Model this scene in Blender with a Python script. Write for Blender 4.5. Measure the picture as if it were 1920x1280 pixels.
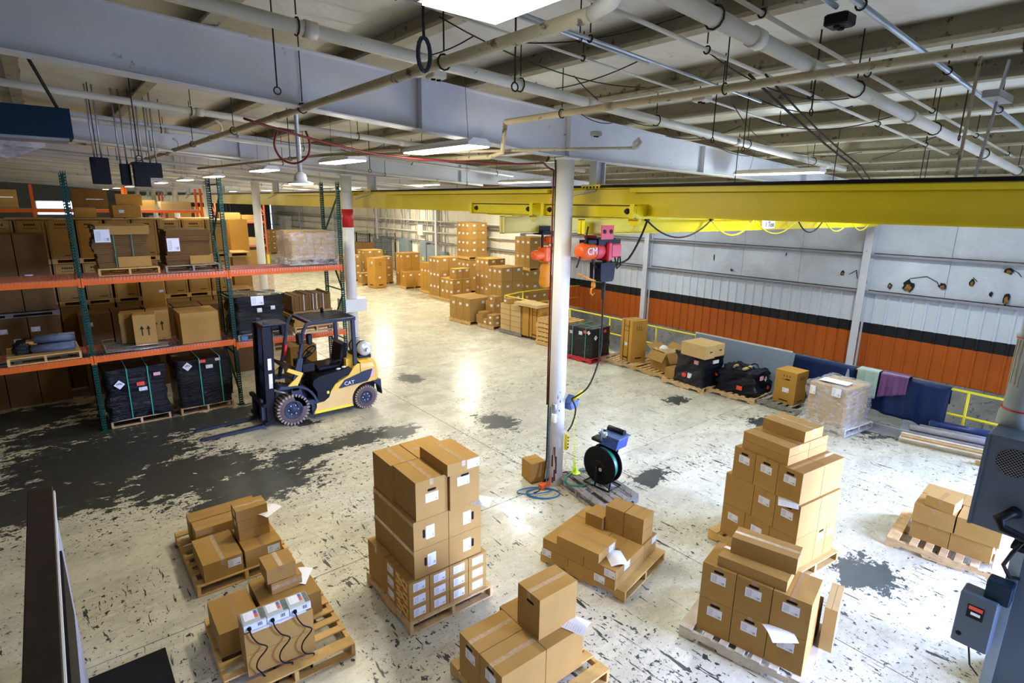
import bpy, math, random
from mathutils import Vector, Matrix
for _o in list(bpy.data.objects): bpy.data.objects.remove(_o)
SC = bpy.context.scene
COL = SC.collection
random.seed(7)

# ---------------------------------------------------------------- camera
CAM_H = 4.4
YAW, PIT, ROL = math.radians(39.4986), math.radians(13.6124), math.radians(-0.9082)
_f = Vector((math.sin(YAW)*math.cos(PIT), math.cos(YAW)*math.cos(PIT), -math.sin(PIT)))
_r = Vector((math.cos(YAW), -math.sin(YAW), 0)); _d = _f.cross(_r)
_r2 = math.cos(ROL)*_r + math.sin(ROL)*_d; _d2 = -math.sin(ROL)*_r + math.cos(ROL)*_d
cd = bpy.data.cameras.new('camera'); cam = bpy.data.objects.new('camera', cd); COL.objects.link(cam)
cd.lens = 36*1055.53/1920; cd.sensor_width = 36; cd.clip_end = 300; cd.clip_start = .05
cam.matrix_world = Matrix(((_r2.x, -_d2.x, -_f.x, 0), (_r2.y, -_d2.y, -_f.y, 0), (_r2.z, -_d2.z, -_f.z, CAM_H), (0, 0, 0, 1)))
SC.camera = cam
# ---------------------------------------------------------------- light and exposure
SC.view_settings.view_transform = 'Standard'; SC.view_settings.look = 'None'
SC.view_settings.gamma = 1; SC.view_settings.use_curve_mapping = False
SC.view_settings.exposure = 0.70
W = bpy.data.worlds.new('sky'); SC.world = W; W.use_nodes = True
W.node_tree.nodes['Background'].inputs[0].default_value = (.55, .72, 1, 1)
W.node_tree.nodes['Background'].inputs[1].default_value = 1.5

def area(name, loc, rot, sx, sy, power, col):
    l = bpy.data.lights.new(name, 'AREA'); l.shape = 'RECTANGLE'; l.size = sx; l.size_y = sy
    l.energy = power; l.color = col
    o = bpy.data.objects.new(name, l); COL.objects.link(o); o.location = loc; o.rotation_euler = rot
    return o
# daylight through the open dock door in the near wall (out of frame, lower right)
_dl = area('dock_door_daylight', (13.8, -3.55, 1.7), (math.radians(66), 0, math.radians(52)), 4.2, 3.0, 1050, (.39, .52, 1))
_dl.data.spread = math.radians(74)
_dl = area('added_side_daylight', (7.2, -3.55, 2.0), (math.radians(68), 0, math.radians(16)), 3.0, 2.4, 420, (.42, .53, 1))  # weaker unseen second source, added to brighten the front right stack
_dl.data.spread = math.radians(80)
LAMP_COL = (1, .93, .76)
LAMP_COOL = (.80, .90, 1)

# ---------------------------------------------------------------- helpers
def ang(a): return math.radians(a)
class MB:
    """collects geometry; build() links it as one mesh object"""
    def __init__(s): s.v = []; s.f = []; s.uv = {}; s.sm = set(); s.M = Matrix.Identity(4)
    def at(s, x=0, y=0, z=0, rz=0, rx=0, ry=0):
        s.M = Matrix.Translation((x, y, z)) @ Matrix.Rotation(rz, 4, 'Z') @ Matrix.Rotation(ry, 4, 'Y') @ Matrix.Rotation(rx, 4, 'X'); return s
    def pts(s, ps):
        n = len(s.v); s.v += [tuple(s.M @ Vector(p)) for p in ps]; return n
    def face(s, idx, uv=None, smooth=False):
        if uv: s.uv[len(s.f)] = uv
        if smooth: s.sm.add(len(s.f))
        s.f.append(tuple(idx))
    def box(s, x0, x1, y0, y1, z0, z1):
        n = s.pts([(x0,y0,z0),(x1,y0,z0),(x1,y1,z0),(x0,y1,z0),(x0,y0,z1),(x1,y0,z1),(x1,y1,z1),(x0,y1,z1)])
        for q in ((0,3,2,1),(4,5,6,7),(0,1,5,4),(1,2,6,5),(2,3,7,6),(3,0,4,7)): s.face([n+i for i in q])
        return s
    def cbox(s, cx, cy, cz, w, d, h): return s.box(cx-w/2, cx+w/2, cy-d/2, cy+d/2, cz-h/2, cz+h/2)
    def chamfer(s, x0, x1, y0, y1, z0, z1, c=.01):
        A = [(x0+c,y0),(x1-c,y0),(x1,y0+c),(x1,y1-c),(x1-c,y1),(x0+c,y1),(x0,y1-c),(x0,y0+c)]
        B = [(x0+2*c,y0+c),(x1-2*c,y0+c),(x1-c,y0+2*c),(x1-c,y1-2*c),(x1-2*c,y1-c),(x0+2*c,y1-c),(x0+c,y1-2*c),(x0+c,y0+2*c)]
        rings = [[(p[0],p[1],z0) for p in B], [(p[0],p[1],z0+c) for p in A], [(p[0],p[1],z1-c) for p in A], [(p[0],p[1],z1) for p in B]]
        return s.rings(rings, caps=True)
    def rings(s, rings, caps=True, closed=True, smooth=False, loop=False):
        k = len(rings[0]); n0 = [s.pts(r) for r in rings]
        m = len(rings)
        for i in range(m if loop else m-1):
            a, b = n0[i], n0[(i+1) % m]
            for j in range(k if closed else k-1):
                j2 = (j+1) % k
                s.face((a+j, a+j2, b+j2, b+j), smooth=smooth)
        if caps and not loop:
            s.face([n0[0]+j for j in range(k)][::-1]); s.face([n0[-1]+j for j in range(k)])
        return s
    def extrude(s, poly, axis, a, b):
        """poly: 2-d outline; axis 'x','y','z' is the extrusion direction"""
        def p3(p, t): return {'x': (t, p[0], p[1]), 'y': (p[0], t, p[1]), 'z': (p[0], p[1], t)}[axis]
        return s.rings([[p3(p, a) for p in poly], [p3(p, b) for p in poly]])
    def tube(s, ps, r, n=8, caps=True, smooth=True):
        ps = [Vector(p) for p in ps]; rr = r if isinstance(r, (list, tuple)) else [r]*len(ps)
        T = []
        for i in range(len(ps)):
            t = (ps[min(i+1, len(ps)-1)] - ps[max(i-1, 0)])
            T.append(t.normalized() if t.length > 1e-9 else Vector((0,0,1)))
        up = Vector((0,0,1)) if abs(T[0].z) < .9 else Vector((1,0,0))
        u = T[0].cross(up).normalized(); rings = []
        for i, p in enumerate(ps):
            if i: u = (u - T[i]*u.dot(T[i])); u = u.normalized() if u.length > 1e-6 else T[i].orthogonal().normalized()
            w = T[i].cross(u)
            rings.append([tuple(p + rr[i]*(math.cos(2*math.pi*j/n)*u + math.sin(2*math.pi*j/n)*w)) for j in range(n)])
        return s.rings(rings, caps=caps, smooth=smooth)
    def bar(s, a, b, w, h=None):
        """square bar from a to b"""
        h = h or w; a = Vector(a); b = Vector(b); t = (b-a).normalized()
        up = Vector((0,0,1)) if abs(t.z) < .95 else Vector((0,1,0))
        u = t.cross(up).normalized()*w/2; v = u.normalized().cross(t)*h/2
        return s.rings([[tuple(p-u-v), tuple(p+u-v), tuple(p+u+v), tuple(p-u+v)] for p in (a, b)])
    def lathe(s, prof, c=(0,0,0), axis='z', n=20, smooth=True, caps=True):
        R = []
        for r, h in prof:
            ring = []
            for j in range(n):
                a = 2*math.pi*j/n; x, y = r*math.cos(a), r*math.sin(a)
                p = {'z': (x, y, h), 'y': (x, h, -y), 'x': (h, x, y)}[axis]
                ring.append((c[0]+p[0], c[1]+p[1], c[2]+p[2]))
            R.append(ring)
        return s.rings(R, caps=caps, smooth=smooth)
    def quad(s, a, b, c, d, uv=True):
        n = s.pts([a, b, c, d]); s.face((n, n+1, n+2, n+3), uv=[(0,0),(1,0),(1,1),(0,1)] if uv else None); return s
    def mesh(s, name, mat):
        me = bpy.data.meshes.new(name); me.from_pydata(s.v, [], s.f)
        if s.uv:
            l = me.uv_layers.new(name='UVMap')
            for fi, uv in s.uv.items():
                for k, li in enumerate(me.polygons[fi].loop_indices): l.data[li].uv = uv[k]
        if s.sm:
            fl = [i in s.sm for i in range(len(me.polygons))]; me.polygons.foreach_set('use_smooth', fl)
        for m in (mat if isinstance(mat, (list, tuple)) else [mat]): me.materials.append(m)
        me.update(); return me
    def build(s, name, mat, parent=None, loc=None, rz=0): return put(name, s.mesh(name, mat), parent, loc, rz)

def put(name, me, parent=None, loc=None, rz=0):
    o = bpy.data.objects.new(name, me); COL.objects.link(o)
    if loc: o.location = loc
    o.rotation_euler = (0, 0, rz)
    if parent is not None: o.parent = parent
    return o
def tag(o, label, cat, group=None, kind=None):
    o['label'] = label; o['category'] = cat
    if group: o['group'] = group
    if kind: o['kind'] = kind
    return o
def thing(name, label, cat, loc=(0,0,0), rz=0, group=None):
    o = bpy.data.objects.new(name, None); COL.objects.link(o); o.location = loc; o.rotation_euler = (0,0,rz)
    o.empty_display_size = .1
    return tag(o, label, cat, group)
def struct(o, label=None):
    o['kind'] = 'structure'
    if label: o['label'] = label
    return o
ORD = 'first second third fourth fifth sixth seventh eighth ninth tenth eleventh twelfth thirteenth fourteenth fifteenth sixteenth seventeenth eighteenth nineteenth twentieth'.split()
def rect(x0, x1, y0, y1): return [(x0,y0),(x1,y0),(x1,y1),(x0,y1)]
def local(x, y, rz):
    c, s_ = math.cos(rz), math.sin(rz)
    return lambda u, v: (x + c*u - s_*v, y + s_*u + c*v)

# ---------------------------------------------------------------- materials
def _new(name):
    m = bpy.data.materials.new(name); m.use_nodes = True
    return m, m.node_tree, m.node_tree.nodes['Principled BSDF']
def N(nt, t, **k):
    n = nt.nodes.new(t)
    for a, b in k.items():
        if a.startswith('_'): setattr(n, a[1:], b)
        else: n.inputs[int(a[1:]) if a[0] == 'i' and a[1:].isdigit() else a].default_value = b
    return n
def ramp(nt, fac, stops, interp='LINEAR'):
    r = nt.nodes.new('ShaderNodeValToRGB'); r.color_ramp.interpolation = interp
    e = r.color_ramp.elements
    while len(e) < len(stops): e.new(.5)
    for q, (p, c) in zip(e, stops):
        q.position = p; q.color = (c, c, c, 1) if isinstance(c, (int, float)) else (*c, 1)
    nt.links.new(fac, r.inputs[0]); return r.outputs[0]
def math_(nt, op, a, b=None, c=None, clamp=False):
    n = nt.nodes.new('ShaderNodeMath'); n.operation = op; n.use_clamp = clamp
    for i, x in enumerate((a, b, c)):
        if x is None: continue
        if isinstance(x, (int, float)): n.inputs[i].default_value = x
        else: nt.links.new(x, n.inputs[i])
    return n.outputs[0]
def mixc(nt, fac, a, b, blend='MIX'):
    n = nt.nodes.new('ShaderNodeMix'); n.data_type = 'RGBA'; n.blend_type = blend
    for i, x in ((0, fac), (6, a), (7, b)):
        if isinstance(x, (int, float)): n.inputs[i].default_value = x
        elif isinstance(x, tuple): n.inputs[i].default_value = (*x, 1)
        else: nt.links.new(x, n.inputs[i])
    return n.outputs[2]
def noise(nt, scale, detail=4, rough=.55, coord='Object', stretch=None, dist=0):
    tc = nt.nodes.new('ShaderNodeTexCoord'); out = tc.outputs[coord]
    if stretch:
        mp = nt.nodes.new('ShaderNodeMapping'); mp.inputs['Scale'].default_value = stretch
        nt.links.new(out, mp.inputs[0]); out = mp.outputs[0]
    n = nt.nodes.new('ShaderNodeTexNoise'); n.inputs['Scale'].default_value = scale; n.inputs['Detail'].default_value = detail
    n.inputs['Roughness'].default_value = rough; n.inputs['Distortion'].default_value = dist
    nt.links.new(out, n.inputs['Vector']); return n.outputs[0]
def bump(nt, b, h, strength=.3, dist=.01):
    n = nt.nodes.new('ShaderNodeBump'); n.inputs['Strength'].default_value = strength; n.inputs['Distance'].default_value = dist
    nt.links.new(h, n.inputs['Height']); nt.links.new(n.outputs[0], b.inputs['Normal'])
def mat(name, col, rough=.6, metal=0, var=.12, scale=3, bmp=0, bscale=30, dirt=None, dirt_amt=.45, stretch=None, rnd=0, coat=0):
    """paint/metal/wood: base colour with soft mottling, optional dirt specks and per-object tone"""
    m, nt, b = _new(name); L = nt.links
    n1 = noise(nt, scale, 5, .6, stretch=stretch)
    k = ramp(nt, n1, [(.3, 1-var), (.7, 1+var if var < .5 else 1.4)])
    c = mixc(nt, 1.0, tuple(col), k, 'MULTIPLY')
    if rnd:
        oi = nt.nodes.new('ShaderNodeObjectInfo')
        k2 = ramp(nt, oi.outputs['Random'], [(0, 1-rnd), (1, 1+rnd)])
        c = mixc(nt, 1.0, c, k2, 'MULTIPLY')
    if dirt:
        d = ramp(nt, noise(nt, scale*4, 8, .7), [(1-dirt_amt, 0), (1-dirt_amt+.06, 1)])
        c = mixc(nt, d, c, tuple(dirt))
    L.new(c, b.inputs['Base Color']); b.inputs['Roughness'].default_value = rough; b.inputs['Metallic'].default_value = metal
    if coat: b.inputs['Coat Weight'].default_value = coat
    if bmp: bump(nt, b, noise(nt, bscale, 4, stretch=stretch), bmp)
    return m
M = {}
M['card'] = mat('cardboard', (.40, .228, .062), .78, var=.07, scale=2.5, rnd=.07, bmp=.08, bscale=120)
M['card_dark'] = mat('cardboard_dark', (.16, .085, .028), .8, var=.10, scale=2.5, rnd=.07)
M['card_pale'] = mat('cardboard_pale', (.56, .38, .16), .78, var=.07, scale=2.5, rnd=.07)
M['card_orange'] = mat('cardboard_orange', (.48, .25, .045), .75, var=.07, scale=2.5, rnd=.07)
M['tape'] = mat('packing_tape', (.39, .22, .085), .22, var=.06, scale=12, coat=.3)
M['tape_clear'] = mat('clear_packing_tape', (.47, .32, .17), .15, var=.2, scale=25, coat=.5)
M['black'] = mat('black_plastic', (.004, .004, .005), .5, var=.2)
M['ink'] = mat('black_ink', (.02, .017, .014), .7, var=.1)
M['dark'] = mat('dark_void', (.01, .008, .006), .9, var=.1)
M['wood'] = mat('pallet_wood', (.60, .40, .19), .8, var=.25, scale=4, stretch=(2, 2, 10), rnd=.16, dirt=(.22, .14, .07), dirt_amt=.40)
M['wood_y'] = mat('pallet_wood_yellow', (.62, .38, .12), .8, var=.2, scale=4, rnd=.12, dirt=(.25, .15, .06), dirt_amt=.38)
M['wood_g'] = mat('pallet_wood_weathered', (.28, .25, .21), .9, var=.3, scale=5, rnd=.2, dirt=(.08, .07, .06), dirt_amt=.45)
M['wood_pale'] = mat('pallet_wood_bleached', (.70, .62, .50), .8, var=.2, scale=5, rnd=.1, dirt=(.3, .24, .18), dirt_amt=.40)
M['red_wood'] = mat('red_painted_wood', (.55, .02, .03), .6, var=.2)
M['paper'] = mat('white_paper', (.85, .85, .86), .7, var=.03)
M['white_steel'] = mat('white_painted_steel', (.62, .63, .66), .5, var=.08, scale=1.3, dirt=(.10, .09, .08), dirt_amt=.34)
M['white_col'] = mat('white_painted_column', (.78, .77, .72), .38, var=.06, scale=1.5, dirt=(.3, .26, .2), dirt_amt=.30)
M['purlin'] = mat('purlin_paint', (.36, .32, .22), .65, var=.2, scale=1.5, dirt=(.10, .08, .05), dirt_amt=.42)
M['pipe'] = mat('painted_pipe', (.62, .59, .50), .5, var=.12, scale=1.5, dirt=(.16, .12, .07), dirt_amt=.36)
M['pipe_dirty'] = mat('dirty_cream_pipe', (.50, .42, .25), .6, var=.2, scale=2, dirt=(.12, .09, .05), dirt_amt=.42)
M['pipe_blue'] = mat('galvanised_conduit', (.45, .52, .58), .35, .6, var=.12, scale=3)
M['galv'] = mat('galvanised_steel', (.42, .43, .44), .4, .8, var=.15, scale=5)
M['wire'] = mat('dusty_black_cable', (.03, .027, .022), .7, var=.2)
M['yellow'] = mat('yellow_crane_paint', (.82, .66, .002), .42, var=.06, scale=.8, dirt=(.45, .33, .01), dirt_amt=.26)
M['yellow_pale'] = mat('faded_yellow_crane_paint', (.66, .58, .16), .5, var=.08, scale=1, dirt=(.3, .25, .08), dirt_amt=.32)
M['rail_yellow'] = mat('yellow_rail_paint', (.80, .66, .01), .45, var=.08, dirt=(.3, .22, .02), dirt_amt=.32)
M['orange'] = mat('orange_rack_paint', (.78, .14, .015), .45, var=.08, scale=2, dirt=(.3, .08, .03), dirt_amt=.32)
M['green'] = mat('green_rack_paint', (.006, .055, .040), .45, var=.15, scale=2, dirt=(.02, .03, .03), dirt_amt=.35)
M['rack_far'] = mat('orange_red_rack_paint', (.62, .12, .05), .5, var=.1)
M['red'] = mat('red_paint', (.55, .012, .015), .45, var=.1)
M['pink_red'] = mat('hoist_red_paint', (.70, .06, .07), .45, var=.1, dirt=(.2, .02, .02), dirt_amt=.32)
M['hoist_orange'] = mat('hoist_orange_paint', (.82, .12, .015), .4, var=.1, dirt=(.2, .05, .01), dirt_amt=.32)
M['chain_bag'] = mat('orange_chain_bag', (.75, .28, .01), .6, var=.2, dirt=(.3, .1, .01), dirt_amt=.36)
M['cat_yellow'] = mat('forklift_yellow', (.80, .48, .05), .35, var=.06, scale=2, dirt=(.45, .30, .10), dirt_amt=.34, coat=.3)
M['cat_grey'] = mat('forklift_blue_grey', (.032, .040, .066), .4, var=.12, scale=3, dirt=(.12, .12, .13), dirt_amt=.30)
M['cat_black'] = mat('forklift_black', (.004, .005, .008), .42, var=.2)
M['rubber'] = mat('dusty_tyre_rubber', (.30, .235, .20), .85, var=.2, scale=6, dirt=(.12, .09, .08), dirt_amt=.42)
M['rubber_wall'] = mat('tyre_side_rubber', (.115, .072, .062), .8, var=.2, scale=5)
M['steel_white'] = mat('gas_cylinder_paint', (.72, .74, .74), .3, .2, var=.06)
M['film_black'] = None
M['furnace'] = mat('furnace_blue_grey', (.08, .105, .135), .42, var=.06, scale=1.5, dirt=(.07, .08, .09), dirt_amt=.28)
M['vent'] = mat('vent_pipe_grey', (.28, .33, .33), .5, var=.12, scale=3, dirt=(.42, .38, .28), dirt_amt=.30)
M['navy'] = mat('navy_vinyl_sheet', (.008, .022, .085), .38, var=.25, scale=1.2)
M['mint'] = mat('mint_vinyl_sheet', (.34, .46, .40), .5, var=.1)
M['purple'] = mat('purple_vinyl_sheet', (.13, .045, .15), .4, var=.15)
M['slate_panel'] = mat('blue_grey_felt_panel', (.20, .25, .32), .9, var=.10, scale=30, bmp=.3, bscale=80)
M['grey_board'] = mat('grey_board', (.30, .31, .35), .7, var=.1)
M['blue'] = mat('blue_plastic', (.02, .06, .28), .4, var=.15)
M['blue_mid'] = mat('slate_blue_metal', (.07, .13, .32), .5, var=.15)
M['blue_heater'] = mat('dark_blue_heater', (.005, .020, .038), .5, var=.15)
M['blue_roll'] = mat('blue_vinyl_roll', (.02, .05, .22), .35, var=.1)
M['grey_roll'] = mat('grey_wrapped_roll', (.32, .32, .37), .45, var=.15, scale=8)
M['hose_green'] = mat('green_hose', (.01, .19, .12), .4, var=.1)
M['hose_blue'] = mat('blue_air_hose', (.02, .14, .26), .4, var=.1)
M['hose_red'] = mat('red_air_hose', (.16, .008, .010), .4, var=.1)
M['hose_lime'] = mat('lime_coil_hose', (.72, .95, .03), .4, var=.05)
M['strap_green'] = mat('green_strap', (.03, .38, .25), .35, var=.08)
M['device'] = mat('grey_device_case', (.42, .48, .48), .35, .1, var=.05)
M['device_front'] = mat('white_device_front', (.62, .64, .72), .4, var=.05)
M['panel_grey'] = mat('electric_panel_grey', (.22, .28, .31), .5, var=.08)
M['label_red'] = mat('red_label', (.80, .07, .03), .5, var=.05)
M['label_pink'] = mat('pink_label', (.72, .38, .40), .5, var=.1)
M['concrete_wall'] = mat('foundation_concrete', (.26, .26, .24), .85, var=.3, scale=2, dirt=(.10, .10, .10), dirt_amt=.44, bmp=.3, bscale=12)
M['wall_white'] = mat('white_siding', (.66, .70, .76), .42, var=.05, scale=1)
M['wall_black'] = mat('black_stripe_siding', (.008, .009, .012), .45, var=.1)
M['wall_orange'] = mat('orange_siding', (.47, .100, .008), .42, var=.10, scale=.7, dirt=(.30, .05, .01), dirt_amt=.33)
M['wall_cream'] = mat('cream_far_wall', (.74, .71, .60), .7, var=.12, scale=.6, dirt=(.35, .30, .2), dirt_amt=.36)
M['dim_wall'] = mat('dim_grey_wall', (.10, .095, .08), .8, var=.15)
M['cap'] = mat('dark_brown_cap', (.026, .017, .014), .5, var=.3, scale=6, dirt=(.08, .06, .06), dirt_amt=.30)
M['drywall'] = mat('grey_wall_board', (.30, .29, .32), .7, var=.1, dirt=(.2, .19, .2), dirt_amt=.35)
M['mat_black'] = mat('black_rubber_mat', (.008, .008, .009), .8, var=.2)
M['flag_blue'] = mat('flag_blue', (.05, .12, .45), .6, var=.05)

def emit(name, col, s):
    m, nt, b = _new(name)
    b.inputs['Base Color'].default_value = (*col, 1); b.inputs['Emission Color'].default_value = (*col, 1)
    b.inputs['Emission Strength'].default_value = s; return m
M['cat_dusty'] = mat('dusty_forklift_yellow', (.74, .47, .15), .5, var=.10, scale=2, dirt=(.45, .30, .14), dirt_amt=.36)
for k_ in ('black', 'cat_black', 'cat_grey', 'green', 'wire', 'furnace', 'blue_heater', 'navy', 'mat_black', 'cap', 'dark', 'ink', 'card', 'card_dark', 'card_pale', 'card_orange', 'orange'):
    for n_ in M[k_].node_tree.nodes:
        if n_.type == 'BSDF_PRINCIPLED': n_.inputs['Specular IOR Level'].default_value = .18
M['lamp'] = emit('lamp_diffuser', (1, .98, .95), 7)
M['lamp_far'] = emit('far_lamp_diffuser', (1, .96, .86), 4)
M['daylight_pane'] = emit('daylit_pane', (.75, .85, 1), 3)

def label_mat(name, ground=(.80, .80, .84), ink=(.08, .08, .12), bars=True):
    """printed sticker: rows of small print on one side, bar code on the other"""
    m, nt, b = _new(name); L = nt.links
    tc = nt.nodes.new('ShaderNodeTexCoord'); sp = nt.nodes.new('ShaderNodeSeparateXYZ'); L.new(tc.outputs['UV'], sp.inputs[0])
    u, v = sp.outputs[0], sp.outputs[1]
    rows = math_(nt, 'GREATER_THAN', math_(nt, 'FRACT', math_(nt, 'MULTIPLY', v, 12.0)), .55)
    wn = nt.nodes.new('ShaderNodeTexNoise'); wn.inputs['Scale'].default_value = 34; wn.inputs['Detail'].default_value = 1
    L.new(tc.outputs['UV'], wn.inputs['Vector'])
    txt = math_(nt, 'MULTIPLY', rows, math_(nt, 'GREATER_THAN', wn.outputs[0], .47))
    left = math_(nt, 'MULTIPLY', math_(nt, 'GREATER_THAN', u, .07), math_(nt, 'LESS_THAN', u, .40))
    inr = math_(nt, 'MULTIPLY', math_(nt, 'GREATER_THAN', v, .12), math_(nt, 'LESS_THAN', v, .85))
    a = math_(nt, 'MULTIPLY', math_(nt, 'MULTIPLY', txt, left), inr)
    bar_ = math_(nt, 'GREATER_THAN', math_(nt, 'FRACT', math_(nt, 'ADD', math_(nt, 'MULTIPLY', u, 17.0), math_(nt, 'MULTIPLY', math_(nt, 'SINE', math_(nt, 'MULTIPLY', u, 90.0)), .3))), .5)
    rr = math_(nt, 'MULTIPLY', math_(nt, 'MULTIPLY', math_(nt, 'GREATER_THAN', u, .55), math_(nt, 'LESS_THAN', u, .93)), math_(nt, 'MULTIPLY', math_(nt, 'GREATER_THAN', v, .12), math_(nt, 'LESS_THAN', v, .34)))
    fac = math_(nt, 'MAXIMUM', a, math_(nt, 'MULTIPLY', bar_, rr)) if bars else a
    c = mixc(nt, math_(nt, 'MULTIPLY', fac, .75), tuple(ground), tuple(ink))
    L.new(c, b.inputs['Base Color']); b.inputs['Roughness'].default_value = .45
    return m
M['label'] = label_mat('printed_label')
M['sheet'] = label_mat('printed_sheet', (.86, .86, .88), (.55, .55, .6), False)
M['label_warn'] = label_mat('warning_label', (.85, .82, .80), (.6, .05, .03))

def film(name, col, alpha, rough, wr=30):
    m, nt, b = _new(name); L = nt.links
    b.inputs['Base Color'].default_value = (*col, 1); b.inputs['Roughness'].default_value = rough
    b.inputs['Specular IOR Level'].default_value = .35 if col[0] < .1 else .6
    n = noise(nt, wr*.12, 6, .65, stretch=(1, 1, 4), dist=1.5); bump(nt, b, n, .9, .04)
    if alpha < 1:
        a = ramp(nt, noise(nt, wr*.2, 4, .6, stretch=(1, 1, 2.5)), [(.35, max(0, alpha-.22)), (.7, min(1, alpha+.35))])
        L.new(a, b.inputs['Alpha'])
    return m
M['film_black'] = film('black_stretch_film', (.0025, .0025, .004), 1, .16)
M['film_navy'] = film('navy_black_stretch_film', (.003, .004, .012), 1, .2)
M['film_clear'] = film('clear_stretch_film', (.66, .65, .70), .30, .16)

# floor: worn cream paint over dark screed, thin scuffs and speckle; the large bare areas sit where the paint has gone, one strip with shade painted in
def floor_mat():
    m, nt, b = _new('worn_painted_concrete'); L = nt.links
    geo = nt.nodes.new('ShaderNodeNewGeometry'); pos = geo.outputs['Position']
    def nz(scale, detail=5, rough=.6, st=(1,1,1), dist=0):
        mp = nt.nodes.new('ShaderNodeMapping'); mp.inputs['Scale'].default_value = st; L.new(pos, mp.inputs[0])
        n = nt.nodes.new('ShaderNodeTexNoise'); n.inputs['Scale'].default_value = scale; n.inputs['Detail'].default_value = detail
        n.inputs['Roughness'].default_value = rough; n.inputs['Distortion'].default_value = dist
        L.new(mp.outputs[0], n.inputs['Vector']); return n.outputs[0]
    sp = nt.nodes.new('ShaderNodeSeparateXYZ'); L.new(pos, sp.inputs[0]); X, Y = sp.outputs[0], sp.outputs[1]
    # (cx, cy, rx, ry) of the bare patches; the strip before the rack also paints in shade
    P = [(.2,11.4,1.5,1.6),(1.7,12.5,1.7,.55),(1.3,9.9,1.3,.8),(2.1,8.9,1.0,.7),(-.6,10.3,1.6,.9),(-.8,14.6,1.3,.8),(.3,13.2,1.6,.7),(3.1,9.6,.8,.35),(4.2,9.6,.65,.35),
         (4.9,9.45,.45,.3),(6.85,8.7,.34,.5),(6.85,12.4,.32,.45),(7.35,5.15,.42,.2),(11.3,5.2,.35,.3),(11.0,7.2,.4,.2),(7.35,1.95,.38,.35),(2.0,12.4,1.8,.6),
         (3.6,11.0,.3,.15),(4.3,6.3,.2,.2),(13.0,4.0,.8,.9)]
    fld = None
    for cx, cy, rx, ry in P:
        dx = math_(nt, 'DIVIDE', math_(nt, 'SUBTRACT', X, cx), rx); dy = math_(nt, 'DIVIDE', math_(nt, 'SUBTRACT', Y, cy), ry)
        q = math_(nt, 'SUBTRACT', 1.0, math_(nt, 'SQRT', math_(nt, 'ADD', math_(nt, 'MULTIPLY', dx, dx), math_(nt, 'MULTIPLY', dy, dy))))
        fld = q if fld is None else math_(nt, 'MAXIMUM', fld, q)
    fld = math_(nt, 'MAXIMUM', fld, -1.0)
    n1 = nz(3.0, 12, .72, (1, 1.6, 1), .2)
    f = math_(nt, 'ADD', math_(nt, 'MULTIPLY', fld, .26), math_(nt, 'SUBTRACT', n1, .515))
    big = math_(nt, 'MULTIPLY', math_(nt, 'GREATER_THAN', f, 0.0), math_(nt, 'GREATER_THAN', fld, -.85))
    # speckle, denser near the bare areas and towards the near side
    near = ramp(nt, nz(.55, 3), [(.40, 0), (.66, 1)])
    thr = math_(nt, 'SUBTRACT', .655, math_(nt, 'ADD', math_(nt, 'MULTIPLY', near, .055), math_(nt, 'MULTIPLY', math_(nt, 'MAXIMUM', math_(nt, 'ADD', fld, .8), 0.0), .06)))
    spk = math_(nt, 'GREATER_THAN', nz(11, 5, .62, (1, 1, 1)), thr)
    scr = math_(nt, 'GREATER_THAN', nz(3.2, 6, .6, (5.5, .9, 1), .6), math_(nt, 'ADD', thr, .0))
    scr = math_(nt, 'MULTIPLY', scr, math_(nt, 'LESS_THAN', Y, 7.5))
    spk2 = math_(nt, 'GREATER_THAN', nz(30, 4, .6, (1, .8, 1)), math_(nt, 'ADD', thr, .012))
    mask = math_(nt, 'MAXIMUM', math_(nt, 'MAXIMUM', big, spk2), math_(nt, 'MAXIMUM', spk, scr))
    grime = ramp(nt, nz(.9, 7, .7, (1, 2.2, 1), .4), [(.34, .74), (.58, 1.0)])
    fine = ramp(nt, nz(9, 6, .7, (1, 2.5, 1)), [(.3, .84), (.7, 1.05)])
    paint = mixc(nt, 1.0, mixc(nt, 1.0, (.67, .63, .475), grime, 'MULTIPLY'), fine, 'MULTIPLY')
    bare = mixc(nt, nz(5, 4), (.022, .026, .022), (.055, .062, .055))
    L.new(mixc(nt, mask, paint, bare), b.inputs['Base Color'])
    L.new(ramp(nt, math_(nt, 'ADD', math_(nt, 'MULTIPLY', mask, .3), nz(2.2, 4)), [(.3, .16), (.7, .38)]), b.inputs['Roughness'])
    b.inputs['Specular IOR Level'].default_value = .45
    bp = nt.nodes.new('ShaderNodeBump'); bp.inputs['Strength'].default_value = .25; bp.inputs['Distance'].default_value = .004
    L.new(math_(nt, 'ADD', math_(nt, 'MULTIPLY', mask, -.6), nz(14, 5)), bp.inputs['Height']); L.new(bp.outputs[0], b.inputs['Normal'])
    return m
M['floor'] = floor_mat()

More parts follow.
